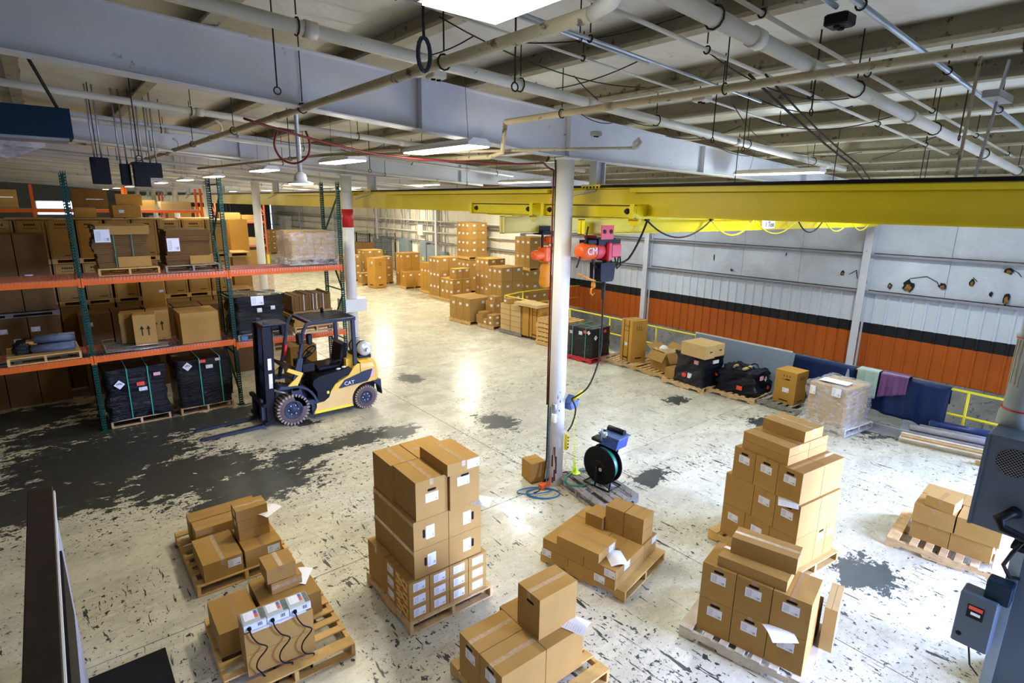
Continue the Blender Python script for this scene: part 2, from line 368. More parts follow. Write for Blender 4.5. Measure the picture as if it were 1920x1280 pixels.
# foil-faced roof insulation and its wall counterpart: creased off-white sheet
def vinyl(name, col, dirt=(.30, .25, .14), amt=.36):
    m, nt, b = _new(name); L = nt.links
    k = ramp(nt, noise(nt, .8, 6, .65, dist=.5), [(.3, .78), (.7, 1.06)])
    c = mixc(nt, 1.0, tuple(col), k, 'MULTIPLY')
    d = ramp(nt, noise(nt, 2.1, 9, .72), [(1-amt, 0), (1-amt+.10, .8)])
    c = mixc(nt, d, c, tuple(dirt))
    s_ = ramp(nt, noise(nt, 6, 10, .75, dist=1), [(.70, 0), (.74, 1)]); c = mixc(nt, s_, c, (.05, .04, .03))
    L.new(c, b.inputs['Base Color']); b.inputs['Roughness'].default_value = .5
    bump(nt, b, noise(nt, 2.6, 6, .6, dist=1.2), .5, .05)
    return m
M['insul'] = vinyl('roof_insulation', (.80, .78, .68))
M['insul_wall'] = vinyl('wall_insulation', (.66, .70, .76), (.5, .52, .52), .34)
# ================================================================ the building
XL, XR, YN, YF = -13.0, 18.15, -3.8, 61.0
RAIL_X = 13.3; PIT_Y0, PIT_Y1, PIT_Z = -3.8, 17.2, -1.25
ROOF = lambda x: 5.97 - .053*x            # plane of the purlin undersides
def slab_cuts(): return [XL, -9.3, -1.7, 5.9, RAIL_X], [YN, -1.57, 6.05, 13.67, 21.3, 28.9, 36.5, 44.1, 51.7, YF]
fl = struct(put('floor', MB().box(XL, RAIL_X+.1, YN, YF, -.5, -.10).box(RAIL_X+.1, XR, PIT_Y1, YF, -.5, -.10).mesh('floor', M['dark'])))
xs, ys = slab_cuts(); g = .006
for i in range(len(xs)-1):
    for j in range(len(ys)-1):
        MB().box(xs[i]+g, xs[i+1]-(g if i < len(xs)-2 else 0), ys[j]+g, ys[j+1]-g, -.11, 0).build('floor_slab', M['floor'], fl)
for j in range(3, len(ys)-1):
    MB().box(RAIL_X+g, XR, max(ys[j], PIT_Y1)+g, ys[j+1]-g, -.11, 0).build('floor_slab', M['floor'], fl)
struct(MB().box(RAIL_X, XR, PIT_Y0, PIT_Y1, PIT_Z-.2, PIT_Z).box(RAIL_X, RAIL_X+.15, PIT_Y0, PIT_Y1, PIT_Z, -.012)
       .box(RAIL_X+.15, XR, PIT_Y1-.15, PIT_Y1, PIT_Z, -.012).build('floor_pit', M['concrete_wall']))

# right wall: foundation, ribbed siding in orange / black / white, insulated upper wall between girts
wr = struct(MB().box(XR, XR+.25, YN, YF, PIT_Z, -.05).box(XR+.12, XR+.25, YN, YF, -.05, 5.35).build('wall_right', M['concrete_wall']))
def ribbed(y0, y1, z0, z1, name, m, pitch=.305):
    b = MB(); k = max(1, round((y1-y0)/pitch)); p = (y1-y0)/k
    prof = []
    for i in range(k):
        y = y0 + i*p
        prof += [(XR, y), (XR, y+p*.72), (XR-.035, y+p*.78), (XR-.035, y+p*.93)]
    prof.append((XR, y1))
    n = b.pts([(x, y, z) for x, y in prof for z in (z0, z1)])
    for i in range(len(prof)-1): b.face((n+2*i, n+2*i+1, n+2*i+3, n+2*i+2))
    return b.build(name, m, wr)
for k in range(9):
    y0, y1 = max(YN, -1.57+7.62*(k-.5)-3.81), min(YF, -1.57+7.62*(k+.5)-3.81)
    if y0 >= y1: continue
    lim = y0 < 20
    y1b = min(y1, 20.0)
    if lim:
        ribbed(y0, y1b, -.06, .94, 'orange_siding', M['wall_orange'])
        ribbed(y0, y1b, .94, 1.25, 'black_siding', M['wall_black'])
        ribbed(y0, y1b, 1.25, 2.13, 'white_siding', M['wall_white'])
    if y1 > 20: ribbed(max(y0, 20.0), y1, -.06, 2.13, 'cream_siding', M['wall_cream'], .4)
    yb = y0
    while yb < y1-.01:                                   # insulation panels with seams
        ye = min(y1, yb+1.905)
        b = MB(); ny, nzv = 10, 8
        for zz0, zz1 in ((2.19, 3.16), (3.24, 5.2)):
            n = b.pts([(XR+.03-.05*math.sin(math.pi*i/ny)*math.sin(math.pi*j/nzv), yb+.004+(ye-yb-.008)*i/ny, zz0+(zz1-zz0)*j/nzv) for i in range(ny+1) for j in range(nzv+1)])
            for i in range(ny):
                for j in range(nzv):
                    a = n+i*(nzv+1)+j; b.face((a, a+1, a+nzv+2, a+nzv+1), smooth=True)
        b.build('insulation_panel', M['insul_wall'] if y0 < 20 else M['wall_cream'], wr)
        yb = ye
for z in (2.16, 3.20):
    g_ = MB().extrude([(XR-.20, z-.03), (XR+.02, z-.03), (XR+.02, z-.02), (XR-.19, z-.02), (XR-.19, z+.03), (XR-.20, z+.03)], 'y', YN, YF)
    g_.build('wall_girt', M['drywall'], wr)
# torn patches in the insulation, each a flap of facing and the brown wool behind
def tear(y, z, w, h, seed, wool=True):
    r = random.Random(seed); n = 12
    t = MB(); c = t.pts([(XR-.028, y, z)])
    R = [(XR-.026, y+w/2*math.cos(2*math.pi*i/n)*r.uniform(.55, 1), z+h/2*math.sin(2*math.pi*i/n)*r.uniform(.55, 1)) for i in range(n)]
    k = t.pts(R)
    for i in range(n): t.face((c, k+i, k+(i+1) % n))
    t.build('torn_edge', M['ink'], wr)
    if wool:
        t = MB(); c = t.pts([(XR-.075, y, z-.1*h)]); k = t.pts([(XR-.032, y+w/2*.62*math.cos(2*math.pi*i/n)*r.uniform(.5, 1), z-.1*h+h/2*.62*math.sin(2*math.pi*i/n)*r.uniform(.5, 1)) for i in range(n)])
        for i in range(n): t.face((c, k+i, k+(i+1) % n))
        t.build('exposed_wool', M['wool'], wr)
M['wool'] = mat('brown_glass_wool', (.30, .15, .035), .95, var=.4, scale=12, bmp=.6, bscale=40)
for a in ((4.98, 2.42, .34, .42, 1), (4.22, 2.50, .22, .22, 2), (5.42, 2.37, .14, .2, 3), (6.68, 2.60, .16, .2, 4), (6.02, 2.42, .12, .2, 5), (3.62, 2.66, .14, .24, 6),
          (2.95, 3.02, .26, .2, 7), (2.89, 2.34, .20, .42, 8), (8.4, 3.02, .05, .16, 9), (10.2, 2.35, .12, .12, 10), (10.9, 2.72, .06, .3, 11), (3.2, 2.42, .1, .16, 12)):
    tear(*a, wool=a[2] > .11)
for (p, q) in (((4.98, 2.62), (4.6, 2.72)), ((4.6, 2.72), (4.35, 2.6)), ((4.35, 2.6), (4.26, 2.45)), ((6.5, 2.58), (6.32, 2.72)), ((6.32, 2.72), (6.26, 2.48)), ((2.95, 3.1), (2.78, 3.0)), ((2.78, 3.0), (2.7, 2.9)), ((3.62, 2.8), (3.52, 2.7))):
    MB().bar((XR-.03, *p), (XR-.03, *q), .025, .012).build('torn_edge', M['ink'], wr)

# remaining shell (mostly out of frame): left wall, far wall with daylit panes, near wall with the open dock door and the added side opening
struct(MB().box(XL-.2, XL, YN, YF, -.1, 6.9).build('wall_left', M['dim_wall']))
wf = struct(MB().box(XL, XR, YF, YF+.2, -.1, 6.9).build('wall_far', M['dim_wall']))
for x0, x1, z0, z1 in ((-6.6, -1.45, 3.3, 4.5), (-.1, 2.2, 3.1, 4.1), (3.2, 4.4, 3.4, 4.5), (6.9, 8.3, 3.3, 4.5), (9.3, 10.1, 3.1, 4.0)):
    w = struct(MB().box(x0-.08, x1+.08, YF-.06, YF-.01, z0-.08, z1+.08).build('window_%d' % (1+len([o for o in COL.objects if o.name.startswith('window_')])), M['white_steel']))
    k = max(2, round((x1-x0)/.9))
    for i in range(k):
        MB().box(x0+(x1-x0)*i/k+.02, x0+(x1-x0)*(i+1)/k-.02, YF-.09, YF-.061, z0, z1).build('pane', M['daylight_pane'], w)
struct(MB().box(XL, 5.6, YN-.2, YN, -.1, 6.9).box(5.6, 8.8, YN-.2, YN, 3.5, 6.9).box(8.8, 11.7, YN-.2, YN, -.1, 6.9).box(11.7, 16.3, YN-.2, YN, 3.5, 6.9).box(16.3, XR, YN-.2, YN, PIT_Z, 6.9).build('wall_near', M['dim_wall']))
for k_, (x0, x1, z0) in enumerate(((5.6, 8.8, 0), (11.7, 16.3, PIT_Z))):  # first opening only serves the added side daylight
    struct(MB().box(x0-.1, x0, YN-.1, YN+.03, z0, 3.5).box(x1, x1+.1, YN-.1, YN+.03, z0, 3.5).box(x0-.1, x1+.1, YN-.1, YN+.03, 3.5, 3.6).build('door_%d' % (k_+1), M['rail_yellow']))

# roof: sagging insulation between purlins
PX = [.03+1.41*k for k in range(-10, 14)]
PX = [x for x in PX if XL < x < XR]
rf = struct(MB().extrude([(XL-.2, ROOF(XL)+.36), (XR+.25, ROOF(XR)+.36), (XR+.25, ROOF(XR)+.46), (XL-.2, ROOF(XL)+.46)], 'y', YN-.2, YF+.2).build('ceiling', M['galv']))
xe = [XL]+PX+[XR]
for i in range(len(xe)-1):
    b = MB(); x0, x1 = xe[i], xe[i+1]; nx = 8; r = random.Random(i)
    yy = YN; rows = []
    while yy < YF: rows.append(yy); yy += .38 if yy < 20 else 1.9
    rows.append(YF)
    sagf = [.035+.03*r.random() for _ in rows]
    n = b.pts([(x0+(x1-x0)*k/nx, y, ROOF(x0+(x1-x0)*k/nx)+.20-(sagf[j]+.02*math.sin(y*1.3+i)+.012*math.sin(y*4.1+2*i))*math.sin(math.pi*k/nx)) for j, y in enumerate(rows) for k in range(nx+1)])
    for j in range(len(rows)-1):
        for k in range(nx):
            a = n+j*(nx+1)+k; b.face((a, a+nx+1, a+nx+2, a+1), smooth=True)
    b.build('insulation_sheet', M['insul'], rf)
for x in PX:                                              # Z purlins
    z = ROOF(x)
    MB().extrude([(x-.13, z), (x+.004, z), (x+.004, z+.196), (x+.12, z+.196), (x+.12, z+.2), (x-.004, z+.2), (x-.004, z+.006), (x-.125, z+.006), (x-.125, z+.03), (x-.13, z+.03)], 'y', YN, YF).build('purlin', M['purlin'], rf)

# portal frames: tapered I-beams across the building, one white column each on the middle line
FY = [-1.59+7.62*k for k in range(9)]
def zbot(x):
    pts_ = [(XL, 6.05), (0, 5.46), (5.4, 5.08), (6.6, 5.04), (13.2, 4.93), (XR, 4.72)]
    for (a, za), (b, zb) in zip(pts_, pts_[1:]):
        if a <= x <= b: return za+(zb-za)*(x-a)/(b-a)
    return pts_[-1][1]
XB = [XL, -6, 0, 2.8, 5.4, 6.6, 9.6, 13.2, XR]
for k, y in enumerate(FY):
    b = MB()
    for x0, x1 in zip(XB, XB[1:]):
        a0, a1, c0, c1 = zbot(x0), zbot(x1), ROOF(x0)-.004, ROOF(x1)-.004
        b.extrude([(x0, a0+.012), (x1, a1+.012), (x1, c1-.012), (x0, c0-.012)], 'y', y-.005, y+.005)
        b.extrude([(x0, a0), (x1, a1), (x1, a1+.014), (x0, a0+.014)], 'y', y-.10, y+.10)
        b.extrude([(x0, c0-.014), (x1, c1-.014), (x1, c1), (x0, c0)], 'y', y-.10, y+.10)
    fr = struct(b.build('trim_%d' % (k+1), M['white_steel']))
    fr['label'] = 'tapered white roof beam across the building'
    for x in (-4.2, 3.52, 5.9, 9.25, 13.3):
        MB().box(x-.006, x+.006, y-.095, y-.008, zbot(x)+.015, ROOF(x)-.02).box(x-.006, x+.006, y+.008, y+.095, zbot(x)+.015, ROOF(x)-.02).build('stiffener', M['white_steel'], fr)
    if k >= 1:
        c = MB(); c.lathe([(.135, 0), (.135, zbot(5.9)-.015)], (5.9, y, 0), n=28); c.box(5.74, 6.06, y-.14, y+.14, zbot(5.9)-.03, zbot(5.9)-.002)
        if k > 1: c.box(5.72, 6.08, y-.18, y+.18, 0, .015)
        o = tag(c.build('support_column', M['white_col']), ('white round steel column behind the forklift with red band' if k == 2 else
            'scuffed white round steel column beside the hose reel' if k == 1 else 'white round column number %d beyond the red banded column' % (k-2)), 'column', 'white roof columns', 'structure')
        if k == 2:
            MB().lathe([(.1372, 3.80), (.1372, 4.24)], (5.9, y, 0), n=28).build('red_band', M['red'], o)
            MB().box(5.60, 6.20, y-.22, y+.2, 1.70, 2.02).build('white_collar_box', M['white_col'], o)
            MB().lathe([(.139, .0), (.139, .35)], (5.9, y, 0), n=28).build('orange_band', M['orange'], o)
        if k == 1:
            for q, (a_, z_, w_, h_) in enumerate(((-2.4, .55, .05, .28), (-2.15, .38, .03, .3), (-2.3, .2, .035, .2), (-1.9, 1.45, .02, .04), (-2.6, .45, .03, .2), (-2.0, 1.30, .015, .03), (-2.2, 1.52, .012, .05), (-2.5, .12, .03, .10), (-1.95, 1.6, .012, .02))):
                R_ = .1358; da = w_/R_/2
                MB().quad(*[(5.9+R_*math.cos(a_+s*da), y+R_*math.sin(a_+s*da), z_+t*h_/2) for s, t in ((-1,-1),(1,-1),(.6,1),(-.8,1))]).build('rust_chip', M['rust'] if 'rust' in M else M.setdefault('rust', mat('dark_red_rust', (.10, .015, .015), .8, var=.3)), o)
    struct(MB().box(XR-.30, XR-.27, y-.10, y+.10, PIT_Z, 4.75).box(XR-.03, XR, y-.10, y+.10, PIT_Z, 4.75).box(XR-.27, XR-.03, y-.006, y+.006, PIT_Z, 4.75).build('trim_%d' % (20+k), M['white_steel']), 'white steel wall column')

# ================================================================ pipes, conduits and cables under the roof
def pipe(name, pts_, r, m, label, cat='pipe', group=None, n=10, hang=None, joints=True):
    o = tag(MB().tube(pts_, r, n).build(name, m), label, cat, group)
    a, b = Vector(pts_[0]), Vector(pts_[-1]); L_ = (b-a).length
    if joints and r > .02:
        t = (b-a).normalized(); q = 1.6
        while q < L_-.5:
            c = a.lerp(b, q/L_)
            MB().tube([c-t*.05, c+t*.05], r*1.22, n).build('coupling', m, o); q += 3.1
    if hang:
        q = hang/2
        while q < L_:
            c = a.lerp(b, q/L_); zt = ROOF(c.x)+.19
            if zt > c.z+.06:
                MB().tube([(c.x, c.y, zt), (c.x, c.y, c.z+r+.03)], .006, 5).tube([(c.x+(r+.012)*math.sin(w)*(abs((b-a).normalized().y)), c.y+(r+.012)*math.sin(w)*(abs((b-a).normalized().x)), c.z+(r+.012)*math.cos(w)) for w in [2*math.pi*i/10 for i in range(11)]], .007, 5).build('hanger_rod', M['wire'], o)
            q += hang
    return o
def slope(x0, x1, y, dz, y2=None): return [(x0, y, ROOF(x0)+dz), (x1, y if y2 is None else y2, ROOF(x1)+dz)]
G2 = 'painted pipes under the roof'
pipe('sprinkler_main', slope(-6, 11.8, 4.70, -.20, 4.60), .052, M['pipe'], 'thick cream sprinkler main just in front of the big beam', 'pipe', G2, hang=2.2)
pipe('sprinkler_main', slope(2.2, 12.2, 2.14, -.28), .055, M['pipe'], 'thick cream sprinkler main under the roof at the right', 'pipe', G2, hang=2.2)
pipe('sprinkler_pipe', slope(-9, 9.5, 9.1, -.30), .045, M['pipe'], 'cream sprinkler pipe just beyond the big beam', 'pipe', G2, hang=2.4)
pipe('sprinkler_pipe', slope(-9, 9.5, 11.6, -.33), .04, M['pipe'], 'cream sprinkler pipe midway between first and second beam', 'pipe', G2, hang=2.4)
pipe('sprinkler_pipe', slope(-9, 9.5, 12.9, -.55), .028, M['pipe'], 'thin cream pipe in front of the second beam', 'pipe', G2, hang=2.4)
for i, (y, dz, r) in enumerate(((15.6, -.62, .035), (17.3, -.5, .04), (19.4, -.55, .035), (23.2, -.5, .04), (26.0, -.5, .035), (31, -.5, .04), (38, -.5, .04))):
    pipe('sprinkler_pipe', slope(-9, 15.5, y, dz), r, M['pipe'], 'cream sprinkler pipe, %s one beyond the second beam' % ['first','second','third','fourth','fifth','sixth','seventh'][i], 'pipe', 'far sprinkler pipes', joints=False, hang=3)
o = pipe('branch_pipe', [(2.19, 2.1, 5.30), (2.15, 20.5, 5.34)], .036, M['pipe_dirty'], 'dirty cream pipe crossing the big beam towards the upper middle', 'pipe', G2, hang=2.6)
MB().tube([(2.19, 2.1, 5.30), (2.2, 1.98, 5.33), (2.22, 1.94, 5.40), (2.25, 1.98, 5.47), (2.27, 2.05, 5.49)], [.036, .040, .044, .042, .040], 10).build('elbow', M['pipe'], o)
for y in (6.1, 9.6, 13.0, 15.2):
    MB().tube([(2.17+.10*math.sin(a), y, 5.34+.10-.10*math.cos(a)) for a in [math.pi*i/8-.1 for i in range(9)]], .018, 8).build('gooseneck', M['pipe'], o)
pipe('branch_pipe', [(4.50, 5.65, 5.37), (4.62, .6, 5.37)], .034, M['pipe_dirty'], 'dirty cream pipe running over the white column to the upper right edge', 'pipe', G2, hang=1.9)
pipe('drop_pipe', [(4.50, 5.65, 5.37), (4.48, 5.68, 5.02), (4.45, 5.9, 4.98), (4.0, 7.2, 4.98)], .03, M['pipe_dirty'], 'cream drop pipe bending down left of the white column top', 'pipe', G2, joints=False)
o = pipe('drop_pipe', [(3.3, 7.6, 5.02), (4.85, 5.3, 5.06), (5.55, 4.55, 5.08)], .018, M['pipe_dirty'], 'thin cream pipe ending in an upturned elbow right of the column', 'pipe', G2, joints=False)
MB().tube([(5.55, 4.55, 5.08), (5.6, 4.5, 5.10), (5.62, 4.48, 5.14), (5.60, 4.50, 5.18), (5.57, 4.53, 5.14), (5.57, 4.53, 5.06)], .026, 8).build('elbow', M['pipe'], o)
pipe('branch_pipe', [(2.6, 13.2, 5.02), (3.6, 9.0, 5.12), (3.9, 7.2, 5.10)], .022, M['pipe_dirty'], 'thin cream pipe sagging across behind the hanging lamps', 'pipe', G2, joints=False)
G3 = 'bright conduits under the roof'
for i, (y, dz, r, x0, x1, lb) in enumerate(((1.66, -.10, .020, 3.2, 11.5, 'bluish steel conduit crossing the upper right corner'), (2.86, -.10, .017, 1.5, 11.2, 'pale conduit beneath the roof right of the white column'),
        (2.20, -.08, .015, 3.0, 12.0, 'thin pale conduit beside the thick right sprinkler main'), (3.41, -.12, .013, 2.5, 4.3, 'bright conduit leaving the big lamp by the junction box'),
        (3.30, -.14, .013, 2.5, 6.1, 'second bright conduit next to the junction box'), (5.25, -.06, .013, -1.5, 3.2, 'thin conduit ending in a small box above the big beam'), (5.50, .02, .011, 2.0, 6.3, 'thin conduit just above the top of the big beam'),
        (3.95, -.04, .012, 1.2, 8.0, 'thin conduit between lamp and sprinkler main'))):
    pipe('conduit', slope(x0, x1, y, dz), r, M['pipe_blue'] if i in (0, 3, 4) else M['pipe'], lb, 'conduit', G3, n=8, hang=1.9, joints=False)
pipe('conduit', slope(2.7, 4.2, 1.83, -.06), .018, M['pipe_blue'], 'bluish conduit ending at the black junction box', 'conduit', G3, n=8, joints=False)
for j in range(5):
    pipe('conduit', slope(-8, 7.5, 7.3+.09*j, -.12-.01*j), .012, M['pipe'] if j % 2 else M['galv'], 'thin conduit just behind the big beam, %s of five parallel ones' % ORD[j], 'conduit', 'parallel conduits behind the big beam', n=6, joints=False)
o = tag(MB().box(.95, 2.75, 6.62, 6.70, 5.50, 5.60).build('slotted_strut', M['green']), 'green slotted steel strut tucked behind the big beam', 'strut')
for x, y, z, s, m_, lb in ((4.28, 1.83, 5.62, .075, 'black', 'small black junction box on the bluish conduit'), (2.62, 3.42, 5.72, .09, 'pipe_blue', 'bluish junction box beside the big lamp'), (3.28, 5.25, 5.66, .08, 'pipe', 'cream junction box above the big beam'),
                        (5.05, 3.33, 5.42, .07, 'pipe', 'cream box at the conduit end in mid roof'), (5.75, 5.32, 5.32, .06, 'galv', 'small steel box above the column head')):
    o = tag(MB().chamfer(x-s, x+s, y-s, y+s, z-s*.5, z+s*.5, .01).build('junction_box', M[m_]), lb, 'box', 'junction boxes under the roof')
    MB().lathe([(s*.3, z-s*.5-.012), (s*.3, z-s*.5)], (x+s*.4, y, 0), n=8).lathe([(s*.3, z-s*.5-.012), (s*.3, z-s*.5)], (x-s*.4, y, 0), n=8).build('knockout', M['dark'], o)
def cable(pts_, r, m, label, cat='cable', group=None, sag=0, seg=14, n=6, name='cable'):
    out = []
    for a, b in zip(pts_, pts_[1:]):
        a, b = Vector(a), Vector(b)
        for i in range(seg):
            t = i/seg; p = a.lerp(b, t); p.z -= sag*4*t*(1-t); out.append(tuple(p))
    out.append(tuple(pts_[-1]))
    if sag == 0 and len(pts_) > 3:
        out = []; V = [Vector(p) for p in pts_]
        for k_ in range(len(V)-1):
            P0, P1, P2, P3 = V[max(0, k_-1)], V[k_], V[k_+1], V[min(len(V)-1, k_+2)]
            for s_ in range(6):
                u = s_/6; out.append(tuple(.5*((2*P1)+(-P0+P2)*u+(2*P0-5*P1+4*P2-P3)*u*u+(-P0+3*P1-3*P2+P3)*u**3)))
        out.append(tuple(pts_[-1]))
    return tag(MB().tube(out, r, n).build(name, m), label, cat, group)
G4 = 'dusty cables slung under the roof'
cable([(5.1, 2.9, 5.57), (9.2, 3.5, 5.05), (12.6, 4.3, 4.80)], .013, M['wire'], 'black cable sagging diagonally from roof to crane girder', group=G4, sag=.03)
cable([(5.2, 2.8, 5.57), (9.3, 3.4, 5.03), (12.7, 4.2, 4.80)], .010, M['wire'], 'second black cable beside the diagonal one', group=G4, sag=.05)
r_ = random.Random(3)
for i, x in enumerate(sorted(r_.uniform(2.5, 11) for _ in range(16))):
    y = r_.uniform(1.2, 5.8); x2, y2 = min(x+r_.uniform(-.6, 3.2), 12), max(.8, min(5.9, y+r_.uniform(-2.2, 2.2)))
    cable([(x, y, ROOF(x)-.02), (x2, y2, ROOF(x2)-.02)], .006, M['wire'], 'thin dusty cable under the roof before the big beam, %s counted towards the wall' % ORD[i], group=G4, sag=r_.uniform(.02, .16), seg=10, n=5)
for i, x in enumerate(sorted(r_.uniform(-2, 7) for _ in range(16))):
    y = r_.uniform(7, 22); x2 = min(8, x+r_.uniform(-1, 3)); y2 = y+r_.uniform(-2, 3)
    cable([(x, y, ROOF(x)-.03), (x2, y2, ROOF(x2)-.03)], .006, M['wire'], 'thin dusty cable behind the big beam, %s counted from the heater side' % ORD[i], group=G4, sag=r_.uniform(.03, .35), seg=10, n=5)
for i, (x, y, z1) in enumerate(((1.72, 5.3, 5.35), (2.75, 3.35, 5.25), (6.2, 3.9, 5.2), (6.9, 3.9, 5.15), (8.7, 5.0, 4.8), (9.9, 4.0, 4.75), (10.9, 3.1, 4.75), (12.2, 3.4, 4.8), (7.7, 1.9, 5.2), (5.3, 2.4, 5.25), (1.0, 8.2, 4.9), (3.0, 8.9, 5.05), (4.8, 10, 5.0), (.8, 11.0, 4.95))):
    o = tag(MB().tube([(x, y, ROOF(x)+.19), (x, y, z1)], .007, 5).build('hanging_rod', M['wire']), 'thin black hanging rod with an eye, '+('%s of those before the big beam' if y < 6 else '%s of those behind the big beam') % ORD[i], 'rod', 'rods hanging from the roof')
    MB().tube([(x+.03*math.sin(a), y, z1-.03-.03*math.cos(a)) for a in [2*math.pi*i_/10 for i_ in range(11)]], .006, 5).build('eye', M['wire'], o)
o = tag(MB().tube([(2.05, 3.42, ROOF(2.05)), (2.05, 3.42, 5.42)], .009, 6).build('chain_hook', M['wire']), 'black rod and long ring hanging below the big lamp', 'hook')
MB().tube([(2.05+.045*math.sin(a), 3.42, 5.33-.10*math.cos(a)) for a in [2*math.pi*i/14 for i in range(15)]], .014, 7).build('long_ring', M['cat_grey'], o)
# a-frame brackets from roof to crane girder at the right
for i, (xa, ya, xb) in enumerate(((6.62, 1.46, 6.80), (6.62, 1.60, 6.50))):
    tag(MB().bar((xa, ya, 4.71), (xb, ya-.04, ROOF(xb)+.10), .035, .02).build('hanger_strap', M['purlin' if i else 'galv']), ('pale', 'dusty')[i]+' steel hanger strap from roof to crane girder at the right', 'strap')
tag(MB().box(6.42, 6.92, 1.36, 1.48, 5.36, 5.42).build('hanger_channel', M['galv']), 'short steel channel under the roof above the hanger straps', 'channel')
# red and dark air lines along the column
cable([(2.30, 7.2, 5.20), (2.27, 7.25, 5.05), (2.34, 7.25, 4.90), (2.48, 7.2, 4.85), (2.60, 7.1, 4.93), (2.62, 7.05, 5.08), (2.58, 7.05, 5.22)], .013, M['hose_red'], 'dark red air hose looped beneath the big beam', 'hose', seg=5, n=8, name='air_hose')
cable([(1.75, 6.5, 5.22), (3.2, 6.6, 4.98), (4.6, 6.4, 4.95), (5.55, 6.1, 4.98), (5.775, 6.13, 4.9), (5.785, 6.125, 1.35)], .013, M['hose_red'], 'red air hose running to the column and down its side', 'hose', sag=.02, n=8, name='air_hose')
cable([(5.60, 6.1, 5.0), (5.765, 6.075, 4.85), (5.765, 6.075, .95), (5.73, 6.05, .4), (5.60, 6.0, .02), (5.4, 5.95, .02)], .012, M['wire'], 'black cable strapped down the column side', 'cable', sag=0, n=8)

# ================================================================ lamps
def linear_lamp(x, y0, y1, z, label, power=70, col=LAMP_COL, w=.30, far=False, grp='linear ceiling lamps'):
    t = thing('ceiling_lamp', label, 'lamp', (x, (y0+y1)/2, z), 0, grp); L_ = y1-y0; h = w/2
    c = MB().extrude([(-h, 0), (h, 0), (h, .03), (h*.55, .075), (-h*.55, .075), (-h, .03)], 'y', -L_/2, L_/2); c.build('housing', M['white_col'], t)
    MB().box(-h+.015, h-.015, -L_/2+.02, L_/2-.02, -.014, -.001).build('diffuser', M['lamp_far'] if far else M['lamp'], t)
    for s in (-1, 1):
        MB().tube([(0, s*L_*.35, .07), (0, s*L_*.30, max(.2, ROOF(x)-z))], .003, 4).build('hanger_wire', M['wire'], t)
    if power:
        area('lamp_light', (x, (y0+y1)/2, z-.03), (0, 0, 0), w*.8, L_*.95, power*.76, col)
        pl = bpy.data.lights.new('lamp_glow', 'POINT'); pl.energy = power*.30; pl.color = col; pl.shadow_soft_size = .10
        po = bpy.data.objects.new('lamp_glow', pl); COL.objects.link(po); po.location = (x, (y0+y1)/2, z-.16)
LP = 70
linear_lamp(1.57, 1.0, 2.32, 5.23, 'big bright lamp at the top edge above the white beam', LP*.3, LAMP_COOL, w=.42)
linear_lamp(3.66, 5.02, 6.42, 5.0, 'bright lamp beneath the big beam left of the column', LP)
linear_lamp(3.66, 8.0, 9.15, 5.0, 'lamp above the forklift in line with the bright one', LP*.7)
linear_lamp(3.62, 11.79, 12.89, 5.0, 'small lamp above the rack in line with the forklift lamp', LP*.5)
linear_lamp(9.95, 4.2, 5.68, 5.0, 'long lamp over the crane girder at the right', LP*1.3, LAMP_COOL)
linear_lamp(10.15, 11.0, 12.87, 5.0, 'lamp beyond the girder left of the column head', LP*1.5, LAMP_COOL)
linear_lamp(10.0, 16.07, 17.98, 5.0, 'smaller lamp beyond the girder nearer the left', LP*1.5)
for i, y in enumerate((16.2, 20.0, 24.5, 29, 34, 40, 47, 54)):
    linear_lamp(3.65, y, y+1.2, 5.0, 'distant lamp over the storage rows, %s of the left file' % ORD[i], 36, far=True, grp='distant ceiling lamps')
for i, y in enumerate((22, 27, 33, 40, 48)):
    linear_lamp(10.0, y, y+1.5, 4.98, 'distant lamp over the carton stacks, %s of the right file' % ORD[i], LP*2.4, far=True, grp='distant ceiling lamps')
for i, (x, y) in enumerate(((-2.6, 9.5), (-2.6, 20), (-2.6, 30), (-2.6, 42), (15.2, 21), (15.2, 30), (15.2, 12), (14.8, 4.0))):
    linear_lamp(x, y, y+1.4, 5.05 if x < 0 else 4.85, 'lamp over the outer aisle, %s of the outer files' % ORD[i], (4 if x < 0 else 85 if y < 14 else 190), LAMP_COL if y > 15 else LAMP_COOL, far=True, grp='distant ceiling lamps')
# round lamp on a pale pipe under the big beam
t = thing('pendant_lamp', 'round lamp on a pale vertical pipe above the rack', 'lamp', (2.85, 8.1, 0))
MB().lathe([(.045, 5.99), (.03, 5.92), (.03, 4.78)], n=12).build('stem', M['pipe_blue'], t)
MB().lathe([(.03, 4.80), (.07, 4.77), (.085, 4.72), (.085, 4.68), (.17, 4.655), (.17, 4.64)], n=24).build('lamp_head', M['white_col'], t)
MB().lathe([(.155, 4.625), (.155, 4.638)], n=24).build('diffuser', M['lamp_far'], t)

